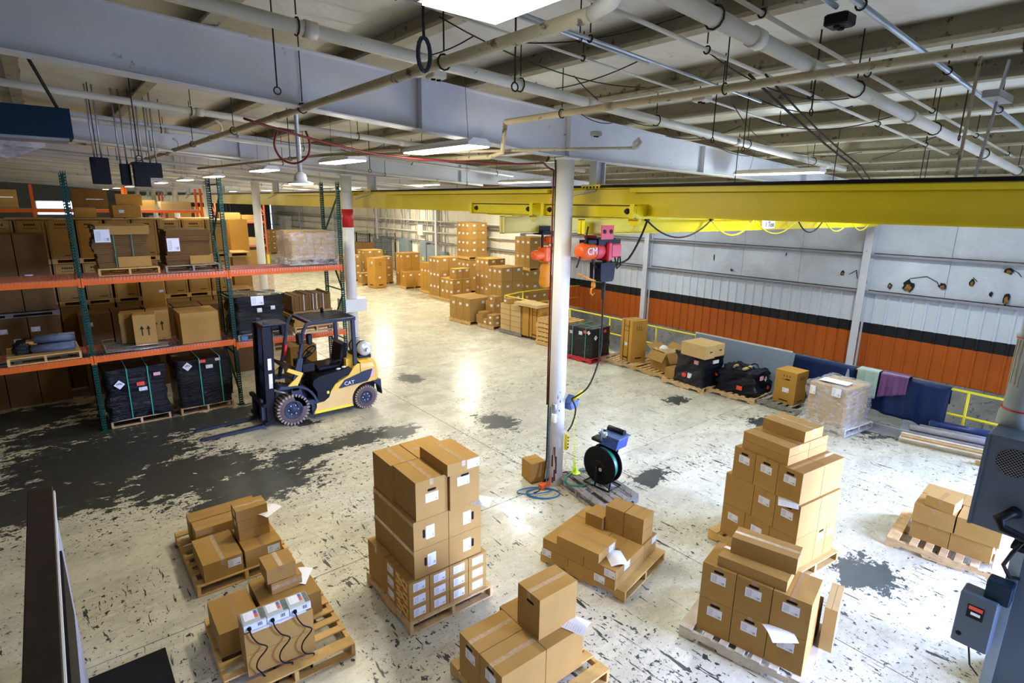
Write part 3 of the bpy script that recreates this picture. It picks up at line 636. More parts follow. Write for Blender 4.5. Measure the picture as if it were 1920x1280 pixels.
# blue heater hung at the left, with its chains, electric boxes behind it and a torn plastic sheet
t = thing('unit_heater', 'dark blue box heater hung on chains at the left edge', 'heater', (0, 8, 0))
MB().box(-1.35, .40, 0, .55, 5.03, 5.33).build('housing', M['blue_heater'], t)
MB().box(-1.3, .36, .04, .5, 5.0, 5.028).build('grille', M['galv'], t)
for dx, dy in ((-.95, .1), (.3, .1), (.34, .45)):
    MB().tube([(dx, dy, 5.33), (dx-.25, dy-.1, ROOF(0)-.0)], .012, 5).build('hanging_chain', M['wire'], t)
t = thing('switch_box_cluster', 'dark electric boxes hanging on conduits behind the heater', 'switch box', (.95, 11.2, 0))
for dx, dy, w, d, z0, z1 in ((-.12, 0, .24, .16, 4.62, 5.02), (.22, .15, .14, .14, 4.62, 4.95), (.42, 0, .22, .16, 4.60, 4.98), (.62, .05, .20, .14, 4.75, 4.98)):
    o = MB().chamfer(dx-w/2, dx+w/2, dy-d/2, dy+d/2, z0, z1, .008).build('switch_box', M['cat_black'], t)
    for s in (-.05, .04): MB().tube([(dx+s, dy, z1), (dx+s, dy, 6.08)], .014, 6).build('conduit', M['galv'], o)
b = MB(); n_ = 8; q0 = b.pts([(-.9+1.1*i/n_, 10.6+.08*math.sin(i*1.7), 5.32-(.02 if j == 0 else j/4*.42*(1-abs(i/n_-.62)*1.25))) for i in range(n_+1) for j in range(5)])
for i in range(n_):
    for j in range(4): a = q0+i*5+j; b.face((a, a+1, a+6, a+5), smooth=True)
tag(b.build('plastic_sheet', M['film_clear']), 'torn translucent plastic sheet hanging beneath the heater', 'sheet')
tag(MB().box(1.55, 1.85, 12.55, 12.56, 4.72, 5.02).box(1.69, 1.70, 12.55, 12.56, 5.02, 6.06).build('plastic_bag', M['film_clear']), 'clear shiny bag hanging from the dirty pipe above the rack', 'bag')

# ================================================================ crane: runway girder, two bridges, hoists
RX = 6.6
t = tag(MB().extrude([(RX-.09, 4.27), (RX+.09, 4.27), (RX+.09, 4.285), (RX+.006, 4.285), (RX+.006, 4.655), (RX+.09, 4.655), (RX+.09, 4.67), (RX-.09, 4.67), (RX-.09, 4.655), (RX-.006, 4.655), (RX-.006, 4.285), (RX-.09, 4.285)], 'y', -3.5, 60).build('crane_runway_girder', M['yellow']),
        'long yellow crane runway girder hung beneath the roof beams', 'girder')
MB().box(RX-.14, RX+.10, -3.5, 60, 4.672, 4.705).build('rubber_top_strip', M['black'], t)
MB().box(RX-.13, RX-.075, 7.0, 12.6, 4.60, 4.655).build('flange_angle', M['yellow'], t)
MB().box(RX-.13, RX-.075, -3.5, 5.3, 4.60, 4.655).build('flange_angle', M['yellow'], t)
MB().box(RX-.13, RX-.075, 14.6, 20.5, 4.60, 4.655).build('flange_angle', M['yellow'], t)
for k in range(1, 8):
    y = FY[k]
    h = MB().box(RX-.11, RX-.09, y-.07, y+.07, 4.705, zbot(RX)).box(RX+.07, RX+.09, y-.07, y+.07, 4.705, zbot(RX)).box(RX-.09, RX+.07, y-.006, y+.006, 4.705, zbot(RX))
    h = h.build('hanger_post', M['white_steel'], t)
    c = MB().box(RX-.16, RX+.16, y-.19, y+.19, 4.69, 4.715)
    for i in range(6): c.cbox(RX-.14, y-.17+.068*i, 4.69, .03, .022, .06)
    c.build('hanger_clamp', M['yellow'], h)
    MB().bar((RX-.01, y+.02, 4.64), (RX-.02, y+1.0, 4.50), .03).build('sway_brace', M['white_steel'], t)
# second runway near the right wall
tag(MB().extrude([(17.2, 4.27), (17.36, 4.27), (17.36, 4.285), (17.29, 4.285), (17.29, 4.6), (17.27, 4.6), (17.27, 4.285), (17.2, 4.285)], 'y', -3.5, 26).build('crane_runway_girder', M['yellow']), 'yellow runway girder along the white siding wall', 'girder')
def bridge(yc, x0, m, label, ylen, truck_y, facing):
    t = thing('crane_bridge', label, 'crane', (0, 0, 0), 0, 'bridge cranes under the runway')
    z0, z1 = (4.0, 4.22) if facing else (3.93, 4.22)
    w = .065
    MB().extrude([(yc-w, z0), (yc+w, z0), (yc+w, z0+.012), (yc+.005, z0+.012), (yc+.005, z1-.012), (yc+w, z1-.012), (yc+w, z1), (yc-w, z1), (yc-w, z1-.012), (yc-.005, z1-.012), (yc-.005, z0+.012), (yc-w, z0+.012)], 'x', x0, 17.4).build('bridge_girder', m, t)
    MB().box(x0, x0+.012, yc-w, yc+w, z0, z1).build('end_plate', m, t)
    a, b = truck_y
    tr = MB().box(RX-.26, RX-.20, a, b, 4.24, 4.43).box(RX-.30, RX-.20, a, b, 4.425, 4.435).box(RX-.30, RX-.20, a, b, 4.235, 4.245).build('end_truck', M['yellow'], t)
    MB().box(RX-.302, RX-.26, a, b, 4.415, 4.424).box(RX-.302, RX-.26, a, b, 4.246, 4.252).build('shadow_gap_strip', M['wire'], t)  # black strips stand in for the shade lines along the truck flanges
    MB().box(RX+.20, RX+.26, a, b, 4.24, 4.43).build('end_truck', M['yellow'], t)
    for y in (a+.04, b-.04):
        MB().box(RX-.32, RX+.30, y-.035, y+.035, 4.24, 4.44).build('truck_end_plate', M['yellow'], t)
    for y in (a+.16, b-.16):
        wv = MB().lathe([(.028, -.30), (.028, -.275), (.042, -.27), (.042, -.262)], (RX, y, 4.34), axis='x', n=14).build('axle_hub', M['wire'], t)
    for y in (a+.12,) if not facing else (a+.10,):
        MB().lathe([(.085, -.20), (.085, -.12)], (RX, y, 4.22), axis='x', n=18).build('wheel_flange', m, t)
    ym = (a+b)/2
    MB().bar((RX-.24, ym-.1, 4.24), (RX-.24, ym, 4.40), .03).bar((RX-.24, ym+.1, 4.24), (RX-.24, ym, 4.40), .02).build('gusset', M['yellow'], t)
    MB().box(RX-.30, RX+.3, ym-.35, ym+.35, 4.222, 4.24).build('bolting_plate', M['yellow'], t)
    return t
br = bridge(5.72, 5.96, M['yellow'], 'near yellow bridge crane girder spanning to the wall', 1.5, (5.05, 6.95), True)
bridge(7.62, 6.02, M['yellow_pale'], 'far faded yellow bridge crane girder behind the column', 1.5, (7.15, 8.95), False)
# capacity sign
sg = tag(MB().box(11.0, 11.5, 5.640, 5.652, 4.02, 4.19).build('capacity_sign', M['paper']), 'white 1 Ton sign on the near yellow bridge girder', 'sign')
def text(s, size, loc, rot, m, parent, name='lettering', ext=.002):
    c = bpy.data.curves.new(name, 'FONT'); c.body = s; c.size = size; c.extrude = ext; c.align_x = 'CENTER'; c.align_y = 'CENTER'; c.resolution_u = 2
    tmp = bpy.data.objects.new('tmp', c); COL.objects.link(tmp)
    dg = bpy.context.evaluated_depsgraph_get(); me = bpy.data.meshes.new_from_object(tmp.evaluated_get(dg)); bpy.data.objects.remove(tmp)
    me.materials.clear(); me.materials.append(m); me.name = name
    o = bpy.data.objects.new(name, me); COL.objects.link(o); o.location = loc; o.rotation_euler = rot
    if parent is not None: o.parent = parent
    return o
PI = math.pi
text('1 Ton', .15, (11.29, 5.637, 4.10), (PI/2, 0, 0), M['ink'], sg)
# festoon cable along the near bridge
xs_ = [7.3, 9.1, 10.6, 12.4, 13.7, 15.2, 16.6]
for i, (a, b) in enumerate(zip(xs_, xs_[1:])):
    cable([(a, 5.60, 4.20), (b, 5.60, 4.20)], .014, M['rail_yellow'] if i % 3 else M['wire'], 'yellow festoon cable loop %s along the near bridge girder' % ['nearest the hoist', 'second from the hoist', 'third from the hoist', 'fourth from the hoist', 'fifth from the hoist', 'nearest the wall'][i], 'cable', 'festoon loops', sag=.28, n=8, name='festoon_cable')
    o = tag(MB().cbox(a, 5.60, 4.215, .07, .05, .05).tube([(a, 5.60, 4.23), (a, 5.66, 4.25)], .008, 5).build('cable_trolley', M['wire']), 'small black festoon trolley, %s from the hoist on the near bridge' % ORD[i], 'trolley', 'festoon trolleys')
cable([(6.35, 5.62, 3.62), (6.9, 5.60, 3.62), (7.3, 5.60, 4.18)], .016, M['wire'], 'black festoon cable rising from the red hoist', 'cable', sag=.06, n=8, name='festoon_cable')
cable([(5.98, 5.6, 4.12), (5.93, 5.6, 3.9), (5.80, 5.62, 3.55)], .013, M['wire'], 'black cable hanging beside the column from bridge end', 'cable', sag=0, n=8, name='festoon_cable')

# red hoist on the near bridge
t = thing('electric_hoist', 'red chain hoist with CM lettering under the near bridge', 'hoist', (6.3, 5.60, 0))
MB().box(-.13, .13, -.09, -.075, 3.94, 4.14).box(-.13, .13, .24, .255, 3.94, 4.14).build('trolley_plate', M['pink_red'], t)
MB().lathe([(.03, -.10), (.03, -.088)], (-.07, 0, 4.05), axis='y', n=12).lathe([(.03, -.10), (.03, -.088)], (.07, 0, 4.05), axis='y', n=12).build('trolley_wheel', M['wire'], t)
MB().box(-.15, .22, -.06, .18, 3.86, 3.95).box(-.34, -.1, -.04, .14, 3.88, 3.93).box(.16, .34, -.05, .12, 3.84, 3.93).build('suspension_frame', M['cat_black'], t)
o = MB().lathe([(.05, -.46), (.10, -.44), (.125, -.38), (.125, -.20), (.11, -.16)], (0, .04, 3.77), axis='x', n=24).build('motor_housing', M['hoist_orange'], t)
text('CM', .14, (-.30, -.088, 3.775), (PI/2, 0, 0), M['paper'], o, ext=.004)
MB().lathe([(.115, -.17), (.12, -.14), (.12, -.02), (.10, 0), (.10, .06)], (0, .04, 3.77), axis='x', n=20).build('gear_housing', M['pink_red'], t)
MB().chamfer(.12, .35, -.08, .16, 3.67, 3.87, .02).build('control_box', M['pink_red'], t)
MB().chamfer(.02, .12, -.10, .16, 3.62, 3.90, .02).build('gear_case', M['red'], t)
MB().extrude([(-.10, 3.60), (.22, 3.60), (.20, 3.36), (.17, 3.32), (-.06, 3.32), (-.09, 3.36)], 'y', -.08, .14).build('chain_container', M['black'], t)
MB().tube([(-.20, 0, 3.66), (-.18, 0, 3.58), (-.10, 0, 3.53), (-.02, 0, 3.56)], .012, 6).build('cable_loop', M['wire'], t)
MB().tube([(.12, -.06, 3.66), (.20, -.06, 3.52), (.28, -.06, 3.54), (.30, -.06, 3.68)], .012, 6).build('cable_loop', M['wire'], t)
MB().tube([(.22, -.06, 3.67), (.28, -.06, 3.50), (.36, -.06, 3.55), (.33, -.06, 3.7)], .012, 6).build('cable_loop', M['wire'], t)
MB().tube([(-.10, .05, 3.64), (-.10, .05, 3.22)], .010, 6).build('load_chain', M['galv'], t)
MB().tube([(-.10, .05, 3.24), (-.145, .05, 3.21), (-.15, .05, 3.15), (-.11, .05, 3.12), (-.07, .05, 3.15)], [.014, .012, .012, .010, .006], 8).lathe([(.03, 3.23), (.035, 3.26), (.03, 3.31)], (-.10, .05, 0), n=10).build('hook', M['chain_bag'], t)
MB().tube([(-.48, 0, 3.46), (-.2, 0, 3.36), (-.12, 0, 3.34)], .014, 6).build('tag_rope', M['chain_bag'], t)
# orange hoist on the far bridge, half behind the column
t = thing('electric_hoist', 'orange chain hoist with hanging orange bag left of the column', 'hoist', (6.92, 7.45, 0))
MB().bar((-.12, 0, 3.95), (-.12, 0, 3.62), .03).bar((.14, 0, 3.95), (.14, 0, 3.62), .03).bar((-.13, 0, 3.95), (.16, 0, 3.95), .03).build('suspension_frame', M['cat_black'], t)
MB().chamfer(-.02, .18, -.09, .1, 3.74, 3.87, .02).build('control_box', M['hoist_orange'], t)
MB().box(-.12, .15, .0, .25, 3.90, 3.93).box(-.12, .15, .085, .10, 3.90, 4.05).build('trolley', M['cat_black'], t)
MB().lathe([(.05, -.34), (.075, -.32), (.085, -.24), (.085, -.08), (.11, -.05), (.11, .12), (.08, .16)], (0, 0, 3.55), axis='x', n=20).build('motor_housing', M['hoist_orange'], t)
MB().chamfer(-.14, .10, -.10, .12, 3.42, 3.70, .03).build('gear_case', M['hoist_orange'], t)
MB().lathe([(.04, 3.40), (.09, 3.36), (.10, 3.2), (.115, 3.05), (.09, 2.98), (.04, 2.96)], (-.03, 0, 0), n=16).build('chain_bag', M['chain_bag'], t)
MB().tube([(.05, -.08, 3.75), (.0, -.12, 3.65), (.04, -.12, 3.58), (.14, -.1, 3.60), (.17, -.08, 3.7)], .012, 6).build('cable_loop', M['wire'], t)
# pendant cable and control tied to the column
cable([(6.36, 5.60, 3.55), (6.36, 5.58, 2.75), (6.33, 5.56, 2.2), (6.15, 5.6, 1.72), (5.98, 5.78, 1.50)], .013, M['wire'], 'black pendant cable swinging from the red hoist to the column', 'cable', sag=.0, n=8, name='pendant_cable')
tag(MB().lathe([(.02, 3.05), (.03, 3.10), (.03, 3.28), (.02, 3.36)], (6.36, 5.59, 0), n=10).build('cable_grip', M['wire']), 'black cable grip beneath the red hoist', 'grip')
cable([(5.98, 5.78, 1.50), (6.10, 5.80, 1.30), (6.08, 5.84, 1.05), (6.00, 5.86, .93)], .013, M['wire'], 'black cable tail ending at the yellow pendant control', 'cable', n=8, name='pendant_cable')
t = thing('pendant_control', 'yellow push button pendant hanging on the column', 'control', (5.985, 5.86, .62), .3)
MB().chamfer(-.03, .03, -.025, .025, 0, .27, .01).build('case', M['rail_yellow'], t)
for k in range(4): MB().lathe([(.012, -.036), (.012, -.024)], (0, 0, .05+.055*k), axis='y', n=10).build('push_button', M['black'], t)
tag(MB().tube([(6.02, 5.80, 1.46), (6.18, 5.74, 1.60)], .03, 8).build('yellow_sleeve', M['rail_yellow']), 'yellow sleeve on the cable beside the column', 'sleeve')
t = thing('wall_box', 'small blue birdhouse shaped box on the column', 'box', (6.13, 5.92, 1.28), .2)
MB().extrude([(-.10, 0), (.10, 0), (.115, .12), (0, .20), (-.115, .12)], 'y', -.05, .06).build('body', M['blue_mid'], t)
MB().bar((-.125, 0, .115), (0, 0, .21), .13, .012).bar((0, 0, .21), (.125, 0, .115), .13, .012).build('roof_lid', M['blue_mid'], t)
# ================================================================ cartons and pallets
_mc = {}
def cached(key, fn):
    if key not in _mc: _mc[key] = fn()
    return _mc[key]
def q3(*a): return tuple(round(x, 3) for x in a)
def carton_mesh(w, d, h, m='card', seam='x'):
    def f():
        b = MB(); hx, hy = w/2, d/2; g = .0016; t = .004
        b.box(-hx, hx, -hy, hy, 0, h-t)
        if seam == 'x': b.box(-hx, hx, -hy, -g, h-t, h).box(-hx, hx, g, hy, h-t, h)
        elif seam == 'y': b.box(-hx, -g, -hy, hy, h-t, h).box(g, hx, -hy, hy, h-t, h)
        else: b.box(-hx, hx, -hy, hy, h-t, h)
        return b.mesh('carton', M[m])
    return cached(('c', m, seam)+q3(w, d, h), f)
def face_plate(face, w, d, h, u, v, pw, ph, t=.0012):
    """plate on a side face; u from -.5..+.5 across the face seen from outside, v height of centre"""
    b = MB()
    if face == '-y': c, ax, ay, n = (u*w, -d/2, v), (1,0,0), (0,0,1), (0,-1,0)
    elif face == '+y': c, ax, ay, n = (-u*w, d/2, v), (-1,0,0), (0,0,1), (0,1,0)
    elif face == '-x': c, ax, ay, n = (-w/2, -u*d, v), (0,-1,0), (0,0,1), (-1,0,0)
    elif face == '+x': c, ax, ay, n = (w/2, u*d, v), (0,1,0), (0,0,1), (1,0,0)
    else: c, ax, ay, n = (u*w, v*d, h), (1,0,0), (0,1,0), (0,0,1)
    c, ax, ay, n = Vector(c), Vector(ax), Vector(ay), Vector(n)
    A = [c+n*t+ax*sx*pw/2+ay*sy*ph/2 for sx, sy in ((-1,-1),(1,-1),(1,1),(-1,1))]
    B = [p-n*t for p in A]; k = b.pts(A+B)
    b.face((k, k+1, k+2, k+3), uv=[(0,0),(1,0),(1,1),(0,1)])
    for i in range(4): b.face((k+(i+1) % 4, k+i, k+4+i, k+4+(i+1) % 4))
    return b
LW, LH = .15, .10
def stadium(face, w, d, h, u, v, pw=.10, ph=.028, vert=False):
    b = MB(); n = 8; t = .0012
    P = []
    for s, a0 in ((1, -PI/2), (-1, PI/2)):
        for i in range(n+1):
            a = a0+PI*i/n; P.append((s*(pw-ph)/2+ph/2*math.cos(a), ph/2*math.sin(a)))
    if vert: P = [(-y, x) for x, y in P]
    if face == '-y': R = [(u*w+x, -d/2-t, v+y) for x, y in P]
    else: R = [(-w/2-t, -u*d-x, v+y) for x, y in P]
    k = b.pts(R); b.face([k+i for i in range(len(P))]); return b
def dress(o, w, d, h, items, seam='x', tape='tape'):
    """items: T tape | L<face> label | H<face> hand hole | V<face> upright label beside an upright hole"""
    for it in items:
        it, *a = it if isinstance(it, tuple) else (it,)
        kind, face = it[0], it[1:]
        key = ('d', it, tuple(a), tape)+q3(w, d, h)
        if kind == 'T':
            def f():
                tw = .046; b = MB(); ex = min(.07, h*.45); t = .0007
                if seam == 'x': b.box(-w/2-t, w/2+t, -tw/2, tw/2, h-.0005, h+t).box(-w/2-t, -w/2, -tw/2, tw/2, h-ex, h).box(w/2, w/2+t, -tw/2, tw/2, h-ex, h)
                else: b.box(-tw/2, tw/2, -d/2-t, d/2+t, h-.0005, h+t).box(-tw/2, tw/2, -d/2-t, -d/2, h-ex, h).box(-tw/2, tw/2, d/2, d/2+t, h-ex, h)
                return b.mesh('tape', M[tape])
            put('tape', cached(key, f), o)
        elif kind == 'L':
            u, v, s = (a+[0, .62, 1][len(a):])[:3]
            put('label_sticker', cached(key, lambda: face_plate(face, w, d, h, u, v*h, LW*s, LH*s).mesh('label_sticker', M['label'])), o)
        elif kind == 'H':
            u, v = (a+[0, .85][len(a):])[:2]
            put('hand_hole', cached(key, lambda: stadium(face, w, d, h, u, v*h).mesh('hand_hole', M['dark'])), o)
        elif kind == 'V':
            u, v, hs = (a+[0, .5, -1][len(a):])[:3]
            put('label_sticker', cached(key, lambda: face_plate(face, w, d, h, u, v*h, LH, LW).mesh('label_sticker', M['label'])), o)
            if hs: put('hand_hole', cached(key+('h',), lambda: stadium(face, w, d, h, u+hs*.075/(w if face == '-y' else d), v*h, vert=True).mesh('hand_hole', M['dark'])), o)
        elif kind == 'G':                                  # strip of glossy tape round a side
            put('tape', cached(key, lambda: face_plate(face, w, d, h, 0, (a[0] if a else .9)*h, (w if face == '-y' else d), .045, .0008).mesh('tape', M['tape_clear'])), o)
        elif kind == 'C':                                  # colourful print
            def f():
                bb = face_plate(face, w, d, h, 0, h*.5, (d if face == '-x' else w)*.8, h*.8); return bb.mesh('printed_picture', M['print'])
            put('printed_picture', cached(key, f), o)
ORD_ = ['first', 'second', 'third', 'fourth', 'fifth', 'sixth', 'seventh', 'eighth', 'ninth', 'tenth', 'eleventh', 'twelfth', 'thirteenth', 'fourteenth']
def stack(phrase, x, y, rz, boxes, kind='plain brown carton', z=0, name='carton', seam='x', gap=.007):
    """boxes: (x0,x1,y0,y1,z0,z1,[items],{opts}) in a frame whose origin is the stack's near corner"""
    T = local(x, y, rz); B = []
    for bx in boxes:
        x0, x1, y0, y1, z0, z1 = bx[:6]; items = bx[6] if len(bx) > 6 else []; op = bx[7] if len(bx) > 7 else {}
        B.append((x0, x1, y0, y1, z0, z1, items, op))
    zs = []
    for b in sorted(B, key=lambda b: b[4]):
        if not zs or b[4]-zs[-1] > .03: zs.append(b[4])
    nt_ = len(zs); tiers = ['bottom'] + ORD[1:]
    cnt = {}; out = []
    for b in sorted(B, key=lambda b: (round(b[4], 2), round(b[2]/.12), b[0])):
        x0, x1, y0, y1, z0, z1, items, op = b
        ti = max(i for i, q in enumerate(zs) if b[4] >= q-.001)
        tn = 'only' if nt_ == 1 else ('top' if ti == nt_-1 else tiers[ti])
        mates = [q for q in B if max(i for i, k in enumerate(zs) if q[4] >= k-.001) == ti]
        ym = min(q[2] for q in mates); xm = min(q[0] for q in mates)
        fr = y0 < ym+.10; lf = x0 < xm+.10
        side = 'front corner' if fr and lf else 'right side' if fr else 'left side' if lf else 'back'
        k = cnt.get((tn, side), 0); cnt[(tn, side)] = k+1
        many = len([1 for q in mates if (q[2] < ym+.10, q[0] < xm+.10) == (fr, lf)]) > 1
        gp = op.get('gap', gap)
        w, d, h = x1-x0-gp, y1-y0-gp, z1-z0-gp*.45
        mm = op.get('m', 'card'); sm = op.get('seam', seam)
        o = bpy.data.objects.new(name, carton_mesh(w, d, h, mm, sm)); COL.objects.link(o)
        cx, cy = T((x0+x1)/2, (y0+y1)/2); o.location = (cx, cy, z+z0); o.rotation_euler = (0, 0, rz+op.get('rot', 0))
        tag(o, op.get('label') or '%s, %s layer, %s%s, %s' % (op.get('kind', kind), tn, (ORD[k]+' along ' if many else ''), side, phrase), 'box', 'cartons of '+phrase)
        dress(o, w, d, h, items, sm, op.get('tape', 'tape')); out.append(o)
    return out
def pallet(label, x, y, rz, L_=1.22, Wd=1.02, m='wood', detail=2, n=7, z=0, flip=False, name='wooden_pallet', grp='wooden pallets on the floor'):
    """near corner at x,y; stringers run along local y (length L_), deck boards along local x (length Wd)"""
    if flip: L_, Wd = Wd, L_
    if detail == 0:
        b = MB()
        for i in range(3): b.box(i*(Wd-.04)/2, i*(Wd-.04)/2+.04, 0, L_, .018, .122)
        for i in range(n):
            a = (L_-.09)*i/(n-1); b.box(0, Wd, a, a+.09, .122, .14)
        for i in range(3): b.box(0, Wd, (L_-.09)*i/2, (L_-.09)*i/2+.09, 0, .018)
        o = b.build(name, M[m], None, (x, y, z), rz); return tag(o, label, 'pallet', grp)
    t = thing(name, label, 'pallet', (x, y, z), rz, grp)
    def dk(): return MB().chamfer(0, Wd, 0, .088, 0, .018, .003).mesh('deck_board', M[m])
    def dke(): return MB().chamfer(0, Wd, 0, .135, 0, .018, .003).mesh('deck_board', M[m])
    def st():
        q = L_; c = .09
        prof = [(0, 0), (q*.12, 0), (q*.14, .035), (q*.32, .035), (q*.34, 0), (q*.66, 0), (q*.68, .035), (q*.86, .035), (q*.88, 0), (q, 0), (q, c+.013), (0, c+.013)]
        return MB().extrude([(a, b_) for a, b_ in prof], 'x', 0, .038).mesh('stringer', M[m])
    key = (m, L_, Wd)
    for i in range(3): put('stringer', cached(('st',)+key, st), t, (i*(Wd-.038)/2, 0, .0185))
    put('deck_board', cached(('dke',)+key, dke), t, (0, 0, .122)); put('deck_board', cached(('dke',)+key, dke), t, (0, L_-.135, .122))
    for i in range(1, n-1):
        a = .135+(L_-.27)*(i-.0)/(n-1)-.088/2+.0; put('deck_board', cached(('dk',)+key, dk), t, (0, a, .122))
    for a in (0, L_/2-.045, L_-.09): put('base_board', cached(('dk',)+key, dk), t, (0, a, 0))
    return t
def sheet(label, x, y, z, rz, w=.21, h=.28, tilt=0, bend=.02, m='sheet', grp='packing slips on the stacks'):
    b = MB(); n = 6
    k = b.pts([(w*(i/n-.5), h*(j/n-.5), bend*math.sin(PI*i/n)+tilt*max(0, (j/n-.5))**2*4) for j in range(n+1) for i in range(n+1)])
    for j in range(n):
        for i in range(n):
            a = k+j*(n+1)+i; b.face((a, a+1, a+n+2, a+n+1), uv=[(i/n, j/n), ((i+1)/n, j/n), ((i+1)/n, (j+1)/n), (i/n, (j+1)/n)], smooth=True)
    return tag(b.build('packing_slip', M[m], None, (x, y, z), rz), label, 'paper', grp)
def print_mat():
    m, nt, b = _new('colour_print'); tc = nt.nodes.new('ShaderNodeTexCoord'); mp = nt.nodes.new('ShaderNodeMapping'); mp.inputs['Scale'].default_value = (2.2, 2, 1)
    nt.links.new(tc.outputs['UV'], mp.inputs[0]); n = nt.nodes.new('ShaderNodeTexNoise'); n.inputs['Scale'].default_value = 1.3; nt.links.new(mp.outputs[0], n.inputs[0])
    r = nt.nodes.new('ShaderNodeValToRGB'); r.color_ramp.interpolation = 'CONSTANT'; e = r.color_ramp.elements
    cols = [(0, (.35, .5, .12)), (.40, (.75, .62, .05)), (.47, (.75, .25, .03)), (.53, (.55, .03, .02)), (.60, (.06, .02, .02))]
    while len(e) < len(cols): e.new(.5)
    for q, (p, c) in zip(e, cols): q.position = p; q.color = (*c, 1)
    nt.links.new(n.outputs[0], r.inputs[0]); nt.links.new(r.outputs[0], b.inputs['Base Color']); b.inputs['Roughness'].default_value = .4
    return m
M['print'] = print_mat()

# ---- A: tall mixed stack in the middle
pallet('pallet under the tall mixed stack in the middle', 2.395, 4.495, ang(-1.5), L_=1.10, Wd=1.06)
bx = []
for i in range(4):
    for k in range(3): bx.append((.245*i, .245*(i+1), 0, .34, .14+.153*k, .14+.153*(k+1), [('L-y', .0, .52, .95)] + ([('C-x',)] if i == 0 else []) + (['T'] if k == 2 else []), {'seam': 'y'}))
for k in range(3): bx.append((0, .49, .34, .58, .14+.153*k, .14+.153*(k+1), [('L-x', .1, .5, .95)]+(['T'] if k == 2 else [])))
bx += [(0, .49, .58, 1.02, .14, .60, ['T'], {'m': 'card'}), (.49, .98, .34, .68, .14, .60, []), (.49, .98, .68, 1.02, .14, .60, [])]
for k in range(2):
    z0 = .60+.33*k
    bx += [(.08, .50, .02, .50, z0, z0+.33, [('V-y', -.03 if k else .0, .5, -1), ('G-x', .90), 'T']), (.50, .92, .02, .50, z0, z0+.33, [('V-y', .05, .5, 1), 'T']),
           (.08, .50, .50, .98, z0, z0+.33, [('G-x', .90)]), (.50, .92, .50, .98, z0, z0+.33, [])]
bx += [(.115, .495, .02, .52, 1.26, 1.69, ['T', ('L-y', .0, .52), ('H-y', .0, .72)], {'seam': 'y', 'tape': 'tape_clear'}), (.50, .875, -.01, .52, 1.26, 1.69, [('L-y', -.05, .72), ('H-y', .0, .86)], {'seam': 'y'}),
       (.09, .42, .52, .98, 1.26, 1.69, ['T'], {'seam': 'y', 'tape': 'tape_clear'}), (.425, .86, .52, .99, 1.26, 1.69, ['T'], {'tape': 'tape_clear'})]
bx += [(.445, .845, -.055, .53, 1.69, 1.82, ['T', ('L-y', .30, .55, 1)], {'seam': 'y', 'kind': 'flat wide carton', 'tape': 'tape_clear'})]
stack('tall middle stack', 2.41, 4.53, ang(-1.5), bx)
sheet('white slip tucked in the tall middle stack below its top boxes', 3.29, 4.50, 1.262, ang(35), tilt=.0)

# ---- B: low stack right of centre
pallet('pallet under the low stack near the hose reel', 4.56, 3.44, ang(11), L_=1.20, Wd=1.06, m='wood_y')
bx = [(0, .72, 0, .65, .14, .265, [('L-x', .18, .5, .95)], {'seam': 'y'}), (0, .72, .65, 1.03, .14, .265, [('L-x', -.35, .5, .95)]), (.72, 1.04, 0, .5, .14, .265, []), (.72, 1.04, .5, 1.03, .14, .265, []),
      (0, .72, 0, .43, .265, .39, [('L-x', .32, .5, .95), ('L-y', -.12, .55, .9)]), (0, .72, .43, 1.03, .265, .39, ['T'], {'seam': 'y'}), (.72, 1.04, 0, .5, .265, .39, [('L-y', .3, .5, .8)], {'seam': 'y'}), (.72, 1.04, .5, 1.03, .265, .39, ['T'], {'seam': 'y'}),
      (-.005, .405, .225, .82, .39, .512, ['T', ('L-y', .25, .5, .9)], {'seam': 'y', 'kind': 'long flat carton'})]
for j in range(2):
    for k in range(2): bx.append((.67, .95, .02+.265*j, .285+.265*j, .39+.17*k, .56+.17*k, ['T'], {'kind': 'small carton'}))
bx.append((.62, .90, .555, .81, .39, .56, ['T'], {'kind': 'small single carton'}))
stack('low stack near the hose reel', 4.485, 3.529, ang(11), bx)
sheet('white slip lying on the low stack near the hose reel', *local(4.485, 3.529, ang(11))(.22, .12), .393, ang(-30))

# ---- C: bottom centre
pallet('pallet under the bottom centre stack', 2.44, 2.84, ang(-1), L_=1.0, Wd=1.15, m='wood_y')
stack('bottom centre stack', 2.445, 3.03, ang(-1), [
    (0, .5, 0, .325, .14, .58, ['T', ('L-x', 0, .70), ('H-x', .0, .88)], {'tape': 'tape_clear'}), (0, .5, .325, .65, .14, .58, ['T', ('L-x', .05, .68), ('H-x', .0, .86)], {'tape': 'tape_clear'}),
    (.5, .97, 0, .40, .14, .58, []), (.5, .97, .40, .70, .14, .58, ['T']),
    (.51, .98, .12, .435, .58, 1.0, ['T', ('H-x', .08, .78)], {'kind': 'single upright carton', 'tape': 'tape_clear'})])
sheet('white slip under the single carton of the bottom centre stack', 3.36, 3.10, .583, ang(20))

